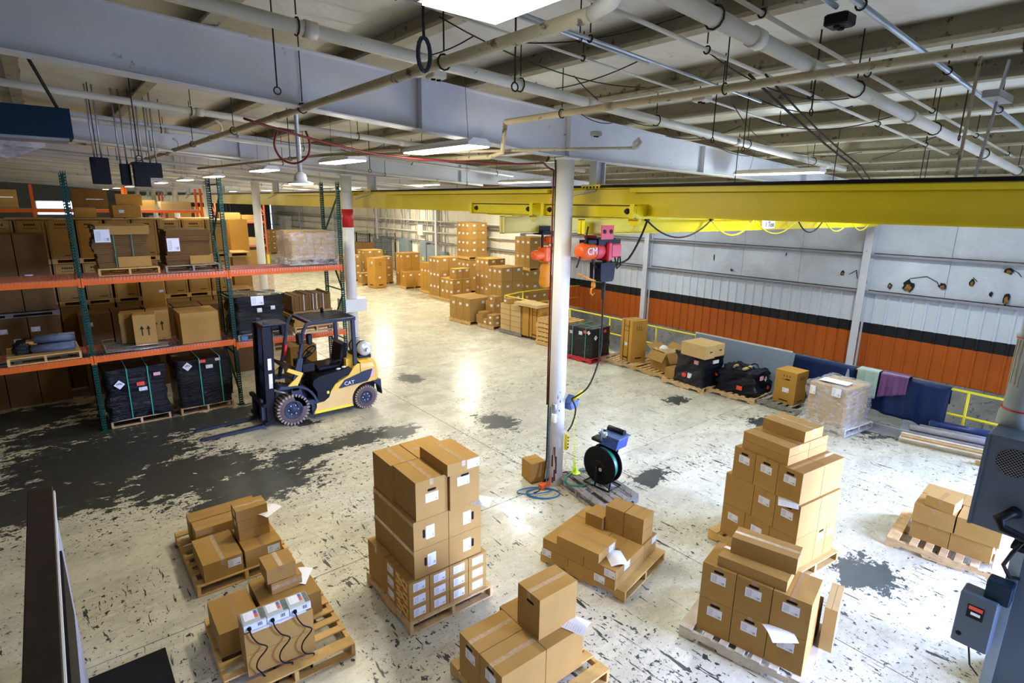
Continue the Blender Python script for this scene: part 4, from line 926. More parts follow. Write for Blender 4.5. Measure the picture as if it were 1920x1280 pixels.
# ---- D: upper left low stack
pallet('pallet under the upper left low stack', .795, 6.50, ang(0), L_=1.40, Wd=1.06, m='wood_y')
stack('upper left low stack', .88, 6.515, 0, [
    (0, .425, 0, .63, .14, .37, ['T', ('L-y', .28, .62, .95)], {'seam': 'y', 'tape': 'tape_clear'}), (.445, .87, 0, .60, .14, .37, ['T', ('L-y', .28, .65, .95)], {'seam': 'y'}),
    (.06, .86, .70, .95, .14, .44, ['T']), (.05, .86, .96, 1.22, .14, .44, ['T']),
    (.455, .815, .25, .52, .37, .50, [], {'kind': 'small carton'}), (.45, .81, .25, .52, .50, .63, [('L-x', 0, .5, .7)], {'kind': 'small carton'}), (.445, .81, .255, .51, .63, .77, ['T', ('L-x', 0, .5, .7)], {'kind': 'small carton'})])
sheet('white slip sticking out of the small boxes, upper left low stack', 1.70, 6.83, .632, ang(-55))

# ---- E: lower left stack with the three grey devices
pallet('pallet under the lower left stack with grey devices', .705, 4.66, ang(-2), L_=1.25, Wd=1.14, m='wood_y')
stack('lower left stack', .765, 5.22, ang(-1), [
    (0, .385, 0, .58, .14, .40, ['T'], {'seam': 'y', 'tape': 'tape'}), (.42, 1.00, .06, .68, .14, .40, ['T'], {'seam': 'y'}),
    (.56, .88, .28, .56, .40, .53, [('G-y', .6)], {'kind': 'small carton', 'm': 'card'}), (.53, .83, .29, .58, .53, .70, ['T'], {'seam': 'y', 'kind': 'small carton', 'tape': 'tape'})])
stack('lower left stack under the grey devices', .90, 4.825, ang(-4), [(0, .615, 0, .33, .14, .37, []), (0, .615, 0, .33, .37, .60, [])], kind='wide plain carton')
sheet('white slip on the lower left stack beside small boxes', 1.66, 5.62, .404, ang(-35))
T = local(.90, 4.825, ang(-4))
for i, nm in enumerate(('left', 'middle', 'right')):
    x, y = T(.105+.20*i, .145)
    t = thing('power_supply_unit', '%s one of three grey devices with black cords on cartons' % nm, 'device', (x, y, .602), ang(-4), 'grey devices with cords'); t.scale = (1.16, 1.16, 1.25)
    MB().chamfer(-.085, .085, -.11, .06, .0, .055, .004).build('case', M['device'], t)
    MB().box(-.083, .083, -.112, -.1105, .003, .052).build('front_plate', M['device_front'], t)
    o = MB().quad((-.065, -.06, .0562), (.01, -.06, .0562), (.01, .045, .0562), (-.065, .045, .0562)).build('label_sticker', M['sheet'], t)
    MB().box(.015, .035, -.045, .0, .0555, .0565).build('red_mark', M['label_red'], t); MB().box(.015, .035, .0, .04, .0555, .0565).build('blue_mark', M['flag_blue'], t)
    b = MB()
    for k in range(5): b.box(.05+.007*k, .053+.007*k, -.09, .05, .0552, .0566)
    for k in range(4): b.box(.02+.009*k, .024+.009*k, -.1135, -.112, .02, .048)
    b.build('vent_slots', M['dark'], t)
    MB().lathe([(.014, -.128), (.016, -.112)], (-.045, 0, .026), axis='y', n=12).build('plug', M['black'], t)
    w = .035 if i < 2 else .03
    pts_ = [(-.045, -.12, .026), (-.045, -.150, .016), (-.035, -.162, -.02), (.0, -.172, -.08), (.055, -.176, -.125), (.05, -.178, -.155), (-.01, -.178, -.21), (-.03, -.178, -.27), (.0, -.18, -.33), (.055, -.182, -.35) if i else (.03, -.182, -.38), (.06, -.182, -.37) if i else (.10, -.182, -.45), (.035, -.182, -.445) if i else (.105, -.182, -.455)]
    sm = []
    for a, c_ in zip(range(len(pts_)-1), range(1, len(pts_))):
        P0, P1, P2, P3 = (Vector(pts_[max(0, a-1)]), Vector(pts_[a]), Vector(pts_[c_]), Vector(pts_[min(len(pts_)-1, c_+1)]))
        for s in range(5):
            u = s/5; sm.append(tuple(.5*((2*P1)+(-P0+P2)*u+(2*P0-5*P1+4*P2-P3)*u*u+(-P0+3*P1-3*P2+P3)*u**3)))
    sm.append(pts_[-1])
    MB().tube(sm, .0055, 7).lathe([(.012, pts_[-1][2]-.02), (.012, pts_[-1][2]+.015)], (pts_[-1][0], pts_[-1][1], 0), n=8).build('power_cord', M['black'], t)
for i, u in enumerate((.19, .40)):
    x, y = T(u+.02*i, .03); sheet('white sheet under the grey devices, %s one' % ('left', 'right')[i], x, y, .6015, ang(-4+6*i), w=.26, h=.10, bend=.001)

# ---- F: front right stack
F = local(4.93, 1.64, ang(12))
pallet('pallet under the front right stack', *F(-.07, -.06), ang(12), L_=1.22, Wd=.98, m='wood_pale')
bx = []
for j in range(3):
    for k in range(2): bx.append((0, .47, .337*j, .337*(j+1), .14+.39*k, .53+.39*k, ['T', ('L-x', 0, .66), ('H-x', 0, .86)], {}))
for j in range(2): bx.append((.47, .80, .50*j, .50*(j+1), .14, .53, [], {'m': 'card_dark'}))
bx += [(.03, .43, .23, .88, .92, 1.035, ['T'], {'seam': 'y', 'kind': 'long flat carton'}), (.17, .42, .20, .81, 1.035, 1.21, ['T'], {'seam': 'y', 'kind': 'long flat carton', 'tape': 'tape_clear', 'rot': ang(2)}), (.43, .62, .30, .62, .92, 1.08, [], {'kind': 'small carton'})]
stack('front right stack', 4.93, 1.64, ang(12), bx)
stack('front right stack', 5.46, 1.585, ang(14), [(0, .48, 0, .12, .14, .62, [], {'label': 'slim upright carton leaning at the right end of the front right stack', 'm': 'card_pale'})])
sheet('white slip hanging out of the front right stack', *F(-.05, .22), .535, ang(50), w=.24, h=.24)

# ---- G: rear right tall stack
G_ = local(6.44, 2.43, ang(-7))
pallet('pallet under the rear right tall stack', *G_(-.08, -.06), ang(-7), L_=1.22, Wd=1.02, m='wood_y')
bx = [(0, .88, .70, 1.04, .14, .58, [('L-x', 0, .66)]), (0, .88, .35, .70, .14, .58, [('L-x', 0, .66)]), (0, .44, 0, .35, .14, .58, []), (.44, .66, 0, .35, .14, .58, [('L-y', 0, .7, .9), ('H-y', 0, .88)]), (.66, .88, 0, .35, .14, .58, [('L-y', 0, .7, .9)]),
      (0, .88, .62, 1.04, .58, 1.01, []), (0, .88, .32, .62, .58, 1.01, [('L-x', 0, .66), 'T']), (0, .44, 0, .32, .58, 1.01, [('L-x', 0, .60), ('H-x', 0, .82), 'T']), (.44, .88, 0, .32, .58, 1.01, [])]
for j in range(3):
    bx.append((0, .45, .03+.31*j, .34+.31*j, 1.01, 1.42, [('L-x', 0, .66), ('H-x', 0, .85), 'T'])); bx.append((.45, .90, .03+.31*j, .34+.31*j, 1.01, 1.42, ['T'] if j == 0 else []))
for k in range(2): bx += [(.03, .46, .25, .88, 1.42+.113*k, 1.533+.113*k, ['T'] if k else [], {'seam': 'y', 'kind': 'long flat carton'}), (.46, .86, .25, .88, 1.42+.113*k, 1.533+.113*k, [], {'kind': 'long flat carton'})]
bx.append((.34, .74, .26, .83, 1.646, 1.786, ['T'], {'seam': 'y', 'kind': 'flat carton', 'tape': 'tape_clear'}))
stack('rear right tall stack', 6.44, 2.43, ang(-7), bx)
sheet('white slip hanging out of the rear right tall stack', *G_(-.04, .14), 1.013, ang(25), w=.24, h=.22)

# ---- H: low stack beside the furnace
H = local(8.56, .96, ang(4))
pallet('pallet under the low stack by the furnace', *local(8.38, .78, ang(6))(0, 0), ang(6), L_=1.22, Wd=1.10, m='wood')
stack('low stack by the furnace', 8.56, .96, ang(4), [(0, .42, 0, .43, .14, .39, []), (0, .42, .43, .86, .14, .39, ['T']), (.42, .84, 0, .86, .14, .39, []), (-.03, .40, -.05, .40, .39, .64, []), (-.03, .40, .41, .86, .39, .64, ['T']), (.41, .80, 0, .86, .39, .64, []),
    (-.02, .28, .42, .74, .64, .79, ['T'], {'kind': 'small flat carton', 'rot': ang(-8)})])

# carton and mixed things at the column foot
stack('brown carton beside the column foot', 5.56, 6.20, ang(-8), [(0, .28, 0, .30, .03, .36, [], {'label': 'single brown carton standing left of the column foot'})])
t = thing('orange_tool_case', 'orange tool lying beside the column foot', 'tool', (5.72, 6.02, 0), .2)
MB().chamfer(-.16, .14, -.05, .05, .0, .10, .015).build('case', M['hoist_orange'], t); MB().box(-.06, .06, -.012, .012, .10, .13).build('handle', M['black'], t)
tag(MB().lathe([(.045, 0), (.05, .10), (.052, .102)], (5.98, 5.82, 0), n=18).build('white_cup', M['paper']), 'small white cup at the column foot', 'cup')
r_ = random.Random(11)
def coil(label, name, m, cx, cy, rx, ry, turns, r, z=.012, jit=.03, lead=None, rot=0):
    P = []
    for i in range(turns*20+1):
        a = 2*PI*i/20; k = 1+jit*math.sin(a*.37+turns); u, v = rx*k*math.cos(a), ry*k*math.sin(a)
        P.append((cx+u*math.cos(rot)-v*math.sin(rot)+.02*math.sin(a*.23), cy+u*math.sin(rot)+v*math.cos(rot), z+.006*(i//20)+.004*math.sin(a*1.7)))
    if lead: P += lead
    return tag(MB().tube(P, r, 7).build(name, m), label, 'hose')
coil('blue air hose coiled on the floor left of the column', 'air_hose', M['hose_blue'], 5.50, 5.86, .16, .26, 2, .009, rot=.9)
coil('longer blue hose loop lying before the column carton', 'air_hose', M['hose_blue'], 5.42, 5.98, .28, .10, 2, .009, rot=-.5, z=.03)
coil('red air hose coiled behind the column foot', 'air_hose', M['hose_red'], 6.2, 6.05, .17, .13, 3, .010)
coil('green hose looping across the grey pallet', 'garden_hose', M['hose_green'], 6.16, 5.66, .33, .22, 2, .011, z=.15)
P = []
for i in range(260):
    s = i/259; zz = 1.15*(1-s)**2.2+.16; a = i*.9; rr = .016+.06*s**3
    P.append((6.17+.04*s+rr*math.cos(a), 5.88-.04*s+rr*math.sin(a), zz))
tag(MB().tube(P, .0045, 5).build('coiled_lime_hose', M['hose_lime']), 'lime yellow coiled air hose hanging beside the column', 'hose')
cable([(5.76, 6.02, 1.35), (5.73, 6.0, .9), (5.74, 6.0, .4), (5.66, 5.97, .02)], .009, M['hose_blue'], 'blue air hose dropping down the left of the column', 'hose', n=6, name='air_hose')
t = thing('filter_regulator', 'white air filter fitting strapped to the column', 'fitting', (5.79, 5.96, 1.1), 0)
MB().lathe([(.035, 0), (.045, .02), (.045, .13), (.03, .15)], n=14).build('bowl', M['white_col'], t); MB().lathe([(.03, .17), (.04, .19), (.04, .30), (.03, .32)], n=14).build('regulator', M['galv'], t)

# hose reel on its own grey pallet
pallet('weathered grey pallet under the hose reel', 5.93, 6.02, ang(-100), L_=.78, Wd=1.12, m='wood_g', n=5)
t = thing('hose_reel', 'black hose reel with blue tray standing on the grey pallet', 'hose reel', (6.28, 5.34, .14), ang(-86))
R0 = .31
for s, nm in ((-.085, 'near_disc'), (.085, 'far_disc')):
    MB().lathe([(R0*.28, s-.015), (R0*.42, s-.018), (R0*.5, s-.004), (R0*.80, s-.004), (R0*.84, s-.014), (R0*.97, s-.014), (R0, s), (R0*.97, s+.012), (R0*.28, s+.012)], (0, 0, R0+.04), axis='y', n=36).build('side_disc', M['black'], t)
MB().lathe([(.245, -.068), (.262, -.04), (.262, .04), (.245, .068)], (0, 0, R0+.04), axis='y', n=32).build('wound_hose', M['hose_green'], t)
MB().lathe([(.09, -.125), (.10, -.105), (.10, .1)], (0, 0, R0+.04), axis='y', n=20).build('hub', M['cat_black'], t)
tag_ = MB().lathe([(.03, -.128), (.03, -.126)], (.05, 0, R0), axis='y', n=16).build('label_sticker', M['pipe_dirty'], t)
MB().tube([(-.22, -.13, .02), (-.05, -.17, .02), (0, -.17, .05), (.0, -.15, R0+.04)], .014, 7).tube([(.24, -.13, .02), (.05, .17, .02), (0, .17, .05), (0, .15, R0+.04)], .014, 7).tube([(-.24, -.15, .02), (.24, -.15, .02), (.24, .17, .02), (-.24, .17, .02), (-.24, -.15, .02)], .013, 7).build('stand_frame', M['cat_black'], t)
MB().tube([(.02, .17, .05), (.13, .17, .50), (.20, .16, .82)], .014, 7).tube([(-.02, 0, 2*R0+.03), (-.05, 0, 2*R0+.12)], .02, 7).build('arm_bar', M['cat_black'], t)
MB().chamfer(-.18, .04, -.10, .08, 2*R0+.10, 2*R0+.16, .015).build('hose_guide', M['cat_black'], t)
o = MB().extrude([(.02, .72), (.30, .70), (.34, .88), (-.02, .90)], 'y', -.10, .16).build('blue_tray', M['blue'], t)
MB().box(-.03, .36, -.12, .18, .885, .90).build('tray_rim', M['blue_mid'], t)
MB().tube([(.0, .1, .93), (.30, .1, .93)], .045, 10).tube([(.02, -.05, .94), (.03, -.05, .80)], .03, 8).build('tool_roll', M['cat_black'], t)
MB().tube([(.05, -.13, .80), (.05, -.13, 1.0)], .014, 7).lathe([(.035, .86), (.04, .90), (.035, .94)], (.10, -.12, 0), n=12).build('valve', M['pipe_blue'], t)

# small litter on the floor
r_ = random.Random(5)
for (x, y, m_, lb) in ((3.62, 5.75, 'strap_green', 'snippet of green strap on the floor beside tall middle stack'), (.62, 10.0, 'paper', 'white scrap on the dark bare floor, nearest left wall cap'), (1.4, 9.9, 'paper', 'white scrap on the dark bare floor, middle'), (1.86, 5.10, 'card', 'torn bit of tape on the floor by the lower left stack')):
    tag(MB().chamfer(-.03, .03, -.008, .012, 0, .004, .001).build('floor_scrap', M[m_], None, (x, y, .001), r_.uniform(0, 3)), lb, 'scrap')
tag(MB().chamfer(-.35, .38, 5.15, 5.88, 0, .02, .004).build('floor_mat', M['mat_black']), 'black rubber mat at the bottom left beside the wall', 'mat')

# low wall with dark cap at the lower left
t = tag(MB().box(-.375, -.245, -3.4, 5.86, 0, 1.965).build('low_partition', M['drywall']), 'grey partition wall with dark cap at lower left', 'partition', None, 'structure')
MB().chamfer(-.40, -.235, -3.4, 5.88, 1.965, 2.0, .005).build('wall_cap', M['cap'], t)
MB().box(-.245, -.225, 3.0, 5.86, 1.935, 1.963).build('cap_lip', M['paper'], t)
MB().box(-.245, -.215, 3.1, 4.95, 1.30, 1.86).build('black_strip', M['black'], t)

# ================================================================ furnace and flue at the right edge
t = thing('furnace', 'blue grey furnace cabinet with round mesh vent at right edge', 'furnace', (6.24, 0, 0), 0)
MB().chamfer(0, .62, -.75, .915, 1.62, 2.5, .008).build('upper_cabinet', M['furnace'], t)
MB().chamfer(.06, .66, -.75, .58, 0, 1.50, .008).build('lower_cabinet', M['furnace'], t)
MB().box(.045, .67, -.77, .60, 1.50, 1.535).box(.10, .6, -.72, .5, 1.535, 1.62).build('ledge', M['cat_black'], t)
MB().box(.045, .06, .50, .583, 0, 1.49).build('corner_trim', M['panel_grey'], t)
MB().box(-.012, 0, .895, .92, 1.62, 2.5).build('edge_strip', M['furnace'], t)
yc, zc = .70, 2.29
o = MB().lathe([(.125, .002), (.125, -.001)], (0, yc, zc), axis='x', n=32).build('vent_opening', M['dark'], t)
b = MB()
for k in range(-6, 7):
    a = k*.019; h = math.sqrt(max(0, .122**2-a*a))
    for s in (1, -1):
        c1 = Vector((-.004, yc+(a-h)*.707*s, zc+(a+h)*.707)); c2 = Vector((-.004, yc+(a+h)*.707*s, zc+(a-h)*.707)); b.bar(c1, c2, .0022)
b.build('mesh_grille', M['galv'], o)
MB().tube([(-.005, .62, 1.86), (-.06, .64, 1.86), (-.12, .70, 1.80), (-.14, .66, 1.74), (-.14, .45, 1.70), (-.08, .30, 1.69)], [.055, .04, .045, .036, .034, .034], 12).build('gas_elbow', M['black'], t)
MB().tube([(-.10, .50, 1.70), (-.13, .56, 1.55), (-.12, .60, 1.40), (-.06, .55, 1.28), (.05, .5, 1.24)], .016, 8).build('flexible_hose', M['cat_black'], t)
MB().tube([(-.06, .42, 1.78), (-.06, .42, 1.60)], .035, 10).tube([(-.06, .30, 1.8), (-.06, .30, 1.5), (.05, .3, 1.45)], .03, 10).build('gas_valve', M['cat_black'], t)
c = MB().chamfer(-.16, .05, .56, .83, .50, 1.02, .01).build('burner_box', M['furnace'], t)
MB().chamfer(-.10, .05, .50, .68, 1.0, 1.20, .008).build('controller', M['blue_heater'], t)
MB().box(-.163, -.160, .64, .76, .80, .93).build('warning_label', M['black'], c)
MB().box(-.1645, -.1628, .65, .75, .885, .92).build('warning_label', M['label_red'], c); MB().box(-.1645, -.1628, .66, .73, .835, .862).build('warning_label', M['paper'], c)
MB().lathe([(.022, -.163), (.022, -.160)], (0, .78, .60), axis='x', n=12).build('knockout', M['dark'], c)
MB().tube([(-.1, .70, .50), (-.10, .66, .30), (-.02, .6, .18)], .008, 6).build('cable', M['black'], t)
t = tag(MB().lathe([(.155, 2.5), (.15, 2.62), (.128, 2.66), (.128, 3.30), (.14, 3.305), (.14, 3.34), (.125, 3.345), (.125, ROOF(6.9)+.15)], (6.72, .80, 0), n=30).build('flue_pipe', M['vent']), 'grey flue pipe rising from the furnace cabinet', 'pipe')
for z in (2.655, 3.32): MB().lathe([(.143, z-.006), (.143, z+.006)], (6.72, .80, 0), n=30).build('seal_band', M['red'], t)
r_ = random.Random(9)
for k in range(9):
    a = PI*.75+r_.uniform(-.9, .9); z = 3.30; P = []
    for s in range(7): P.append((6.72+.130*math.cos(a), .80+.130*math.sin(a), z)); z -= r_.uniform(.03, .11); a += r_.uniform(-.05, .05)
    MB().tube(P, .0035, 5).build('sealant_drip', M['pipe_dirty'], t)
# ================================================================ pallet rack
UX = [-2.06, .41, 2.90, 5.39]; RY0, RY1 = 12.92, 13.98
rk = thing('pallet_rack', 'green and orange pallet rack, two shelves high, behind the forklift', 'rack', (0, 0, 0))
def perf_mesh(h=4.86, w=.076, dp=.07):
    b = MB(); t = .003
    # front flange: three strips joined by rungs leaves two columns of slots
    for (a, c) in ((-w/2, -.026), (-.007, .007), (.026, w/2)): b.box(a, c, 0, t, 0, h)
    n = int(h/.052)
    for i in range(n):
        z = i*.052; b.box(-.026, -.007, 0, t, z, z+.030); b.box(.007, .026, 0, t, z+.004, z+.034)
    for s in (-1, 1):
        x = s*(w/2-t/2); b.box(x-t/2, x+t/2, t, dp*.35, 0, h); b.box(x-t/2, x+t/2, dp*.65, dp, 0, h)
        for i in range(n): b.box(x-t/2, x+t/2, dp*.35, dp*.65, i*.052, i*.052+.030)
    return b.mesh('upright_post', M['green'])
pm = perf_mesh()
for i, x in enumerate(UX):
    put('upright_post', pm, rk, (x, RY0, 0)); o = put('upright_post', pm, rk, (x, RY1, 0), PI)
    for (z0, z1) in ((.25, 1.15), (1.15, 1.15), (1.15, 2.25), (2.35, 2.35), (2.35, 3.55), (3.65, 4.55), (4.72, 4.72)):
        up = z0 != z1
        a, c = ((x, RY0+.06, z0), (x, RY1-.06, z1)) if int(z0*4) % 2 or not up else ((x, RY1-.06, z0), (x, RY0+.06, z1))
        MB().bar(a, c, .035, .025).build('brace', M['green'], rk)
    MB().box(x-.07, x+.07, RY0-.03, RY0+.10, 0, .01).box(x-.07, x+.07, RY1-.10, RY1+.03, 0, .01).build('foot_plate', M['green'], rk)
LV = (1.49, 2.96)
for i in range(3):
    for li, z in enumerate(LV):
        z_ = z if not (i == 2 and li == 0) else 1.40
        for y, s in ((RY0, -1), (RY1, 1)):
            b = MB().box(UX[i]+.04, UX[i+1]-.04, y-.012 if s < 0 else y-.035, y+.035 if s < 0 else y+.012, z_-.115, z_)
            b.box(UX[i]+.005, UX[i]+.045, y-.018, y+.018, z_-.15, z_+.02).box(UX[i+1]-.045, UX[i+1]-.005, y-.018, y+.018, z_-.15, z_+.02)
            b.build('shelf_beam', M['orange'], rk)
        b = MB(); x0, x1 = UX[i]+.06, UX[i+1]-.06
        k = int((x1-x0)/.055)
        for j in range(k+1):
            xx = x0+(x1-x0)*j/k; b.box(xx-.0022, xx+.0022, RY0-.014, RY1+.01, z_+.003, z_+.008); b.box(xx-.0022, xx+.0022, RY0-.018, RY0-.013, z_-.055, z_+.008)
        for j in range(10):
            yy = RY0+.04+(RY1-RY0-.08)*j/9; b.box(x0, x1, yy-.0022, yy+.0022, z_, z_+.004)
        o = b.build('wire_deck', M['galv'], rk); o['kind'] = 'stuff'

# flattened-carton bundles
def bundle(name, label, x, y, z, w, d, h, n, m='card_dark', straps=0, jit=.03, rz=0, strap_m='hose_green', skew=0, grp='bundles of flat cartons'):
    r = random.Random(int(x*100+z*10)); t = thing(name, label, 'bundle', (x, y, z), rz, grp); b = MB(); q = 0
    jx = jy = 0
    for i in range(n):
        if i % 3 == 0: jx, jy = r.uniform(-jit, jit), r.uniform(-jit, jit)
        dz = h/n; sx = skew*(i/n)*(1-i/n)*4
        b.box(-w/2+jx+sx, w/2+jx+r.uniform(-.006, .006)+sx, -d/2+jy, d/2+jy, q+.002, q+dz-.0025); q += dz
    b.box(-w/2+.03, w/2-.03, -d/2+.03, d/2-.03, .01, h-.01)
    o = b.build('flat_cartons', M[m], t); o['kind'] = 'stuff'
    for k in range(straps):
        u = w*(k+1)/(straps+1)-w/2
        MB().box(u-.008, u+.008, -d/2-jit-.006, -d/2-jit-.003, 0, h+.006).box(u-.008, u+.008, -d/2-jit-.003, d/2+jit, h+.003, h+.006).build('strap', M[strap_m], t)
    return t
pallet('yellowish pallet on the upper shelf under the strapped cardboard', .70, 13.08, 0, 1.0, 1.0, 'wood_y', z=2.97, grp='pallets on the rack')
o = bundle('flat_carton_bundle', 'tall dark bundle of flat cartons with green straps on the rack', 1.16, 13.6, 3.12, .86, .78, .78, 26, straps=2, jit=.035, skew=-.03)
put('top_board', MB().chamfer(-.42, .44, -.40, .42, .79, .80, .003).mesh('top_board', M['card']), o)
MB().box(-.40, .45, -.435, -.430, .62, .785).build('carton_edge', M['card'], o); MB().box(-.12, .42, -.436, -.430, .0, .20).build('carton_edge', M['card'], o)
face_plate('-y', .86, .878, .78, -.36, .60, .24, .24).build('label_sticker', M['label'], o)
pallet('dark pallet on the upper shelf under the labelled cardboard bundle', 1.80, 13.10, 0, 1.0, 1.0, 'wood_g', z=2.97, grp='pallets on the rack')
o = bundle('flat_carton_bundle', 'dark bundle of flat cartons with a white label on rack', 2.28, 13.6, 3.12, .80, .80, .70, 22, jit=.03, skew=-.04)
MB().box(-.02, .42, -.436, -.431, .0, .17).build('carton_edge', M['card'], o)
face_plate('-y', .8, .878, .7, -.36, .40, .22, .26).build('label_sticker', M['label'], o)

def wrapped(name, label, x, y, z, rz, w, d, h, m, seed=1, amp=.02, flare=.0, sub=9, over=1, cat='wrapped load', grp='film wrapped loads', parent=None, top_in=.0):
    """lumpy film-wrapped block; w along local x, d along local y, near corner at the origin"""
    r = random.Random(seed); b = MB(); nx, ny, nz_ = sub, sub, sub+2
    ph = [r.uniform(0, 6.28) for _ in range(9)]
    def P(u, v, t):
        x_, y_, z_ = u*w, v*d, t*h
        cx, cy = w/2, d/2
        k = 1-top_in*t+flare*max(0, (1-t*3.2))**1.5
        n = amp*(math.sin(7*u+ph[0]+5*t)+math.sin(9*v+ph[1]+7*t)+.8*math.sin(15*t+ph[2]+4*(u+v)))*.5 + amp*.5*math.sin(23*u+17*v+19*t+ph[3])
        e = min(1, 4*min(u, 1-u)+.35)*min(1, 4*min(v, 1-v)+.35)
        x_ = cx+(x_-cx)*k+(n if u in (0, 1) else 0)*(-1 if u == 0 else 1); y_ = cy+(y_-cy)*k+(n if v in (0, 1) else 0)*(-1 if v == 0 else 1)
        if t == 1: z_ += n*.9
        return (x_, y_, z_)
    per = [(i/nx, 0) for i in range(nx)]+[(1, i/ny) for i in range(ny)]+[(1-i/nx, 1) for i in range(nx)]+[(0, 1-i/ny) for i in range(ny)]
    R = [[P(u, v, t/nz_) for u, v in per] for t in range(nz_+1)]
    b.rings(R, caps=False, smooth=True)
    base = b.pts([P(i/nx, j/ny, 1) for j in range(ny+1) for i in range(nx+1)])
    for j in range(ny):
        for i in range(nx): a = base+j*(nx+1)+i; b.face((a, a+1, a+nx+2, a+nx+1), smooth=True)
    o = b.build(name, M[m], parent, (x, y, z), rz)
    if label: tag(o, label, cat, grp)
    return o
def sticker(o, w, d, h, face, u, v, sw, sh, m, rot=0, name='label_sticker', off=.03):
    b = face_plate(face, w, d, h, u, v*h, sw, sh, off)
    q = b.build(name, M[m], o); q.location = (w/2, d/2, 0); return q
def diamond(o, w, d, h, face, u, v, s=.13, off=.032):
    b = MB(); t = off
    if face == '-y': P = [(u*w+a*s/1.4, -d/2-t, v*h+c*s/1.4) for a, c in ((0,-1),(1,0),(0,1),(-1,0))]
    else: P = [(-w/2-t, -u*d-a*s/1.4, v*h+c*s/1.4) for a, c in ((0,-1),(1,0),(0,1),(-1,0))]
    b.quad(*P, uv=False); q = b.build('hazard_diamond', M['paper'], o); q.location = (w/2, d/2, 0)
    b = MB(); s2 = .45
    for k in range(4):
        f = -.45+.3*k
        if face == '-y': b.bar((u*w+f*s/1.6, -d/2-t-.002, v*h-.0), (u*w+f*s/1.6, -d/2-t-.002, v*h+s*.36*(1-abs(f))), .012, .002)
        else: b.bar((-w/2-t-.002, -u*d-f*s/1.6, v*h-.0), (-w/2-t-.002, -u*d-f*s/1.6, v*h+s*.36*(1-abs(f))), .012, .002)
    q = b.build('hazard_stripes', M['ink'], o); q.location = (w/2, d/2, 0)
def straps(o, w, d, h, us, m='strap_green', face='-y', off=.035):
    for u in us:
        if face == '-y': b = MB().box(u*w-.009, u*w+.009, -d/2-off-.003, -d/2-off, 0, h+.02).box(u*w-.009, u*w+.009, -d/2-off, d/2+off, h+.017, h+.02)
        else: b = MB().box(-w/2-off-.003, -w/2-off, -u*d-.009, -u*d+.009, 0, h+.02).box(-w/2-off, w/2+off, -u*d-.009, -u*d+.009, h+.017, h+.02)
        q = b.build('strap', M[m], o); q.location = (w/2, d/2, 0)
# black wrapped loads on the floor under the rack
for (x, lab, sd) in ((.52, 'black film wrapped load under the rack beside the first upright', 4), (1.73, 'black film wrapped load under the rack nearer the forklift', 5)):
    pallet('pallet under the '+lab[:22]+(' beside first upright' if sd == 4 else ' nearer the forklift'), x, 12.95, 0, 1.0, 1.02, 'wood', z=0)
    o = wrapped('wrapped_load', lab, x+.0, 12.95, .14, 0, 1.02, 1.0, 1.02, 'film_black', seed=sd, amp=.022, sub=12)
    if sd == 4:
        diamond(o, 1.02, 1.0, 1.02, '-y', -.28, .72); straps(o, 1.02, 1, 1.02, (-.14, .20))
        sticker(o, 1.02, 1, 1.02, '-y', .06, .68, .13, .075, 'label_red'); sticker(o, 1.02, 1, 1.02, '-y', .09, .57, .14, .07, 'label'); sticker(o, 1.02, 1, 1.02, '-y', .35, .83, .12, .06, 'label_pink')
    else:
        diamond(o, 1.02, 1.0, 1.02, '-y', -.30, .88); straps(o, 1.02, 1, 1.02, (-.08, .30))
        sticker(o, 1.02, 1, 1.02, '-y', -.02, .95, .12, .06, 'label_red'); sticker(o, 1.02, 1, 1.02, '-y', .10, .82, .13, .07, 'label'); sticker(o, 1.02, 1, 1.02, '-y', .27, .95, .10, .05, 'label_pink')
# goods on the lower shelf
t = thing('wire_basket_tray', 'metal wire tray holding worn cartons on the lower shelf', 'tray', (.62, 12.96, 1.50))
b = MB()
for z in (0.02, .10): b.tube([(0, 0, z), (1.05, 0, z), (1.05, .9, z), (0, .9, z), (0, 0, z)], .006, 5)
b.build('rim', M['galv'], t)
b = MB()
for i in range(9): b.box(0, 1.05, .02+.1*i, .09+.1*i, .02, .035)
o = b.build('slatted_base', M['wood_g'], t); o['kind'] = 'stuff'
st = stack('lower shelf wire tray', 1.12, 13.10, ang(-8), [(-.24, .20, .35, .80, 0, .60, []), (.0, .38, 0, .38, 0, .62, []), (.22, .62, .42, .80, 0, .62, [])], kind='worn brown carton', z=1.56)
for s_, u0 in ((st[0], 0), (st[-1], .1)):
    b = MB()
    for dx in (-.05, .06): b.box(dx-.008, dx+.008, -.192-.004, -.192-.003, .20, .34).extrude([(dx-.035, .33), (dx+.035, .33), (dx, .40)], 'y', -.196, -.195)
    b.build('printed_arrows', M['ink'], s_)
stack('lower shelf in the middle bay', 1.92, 13.0, 0, [(0, .72, 0, .8, .14, .78, ['T'], {'label': 'large square carton on the lower shelf above the wrapped load'})], z=1.36)
pallet('thin dark pallet on the lower shelf beneath the large carton', 1.75, 12.98, 0, 1.0, 1.04, 'wood_g', detail=0, z=1.50-.13+.001, grp='pallets on the rack') if False else None
o = pallet('double pallet with wrapped rolls on the lower left shelf', -.80, 12.90, ang(2), 1.0, 1.05, 'wood_y', z=1.50, grp='pallets on the rack')
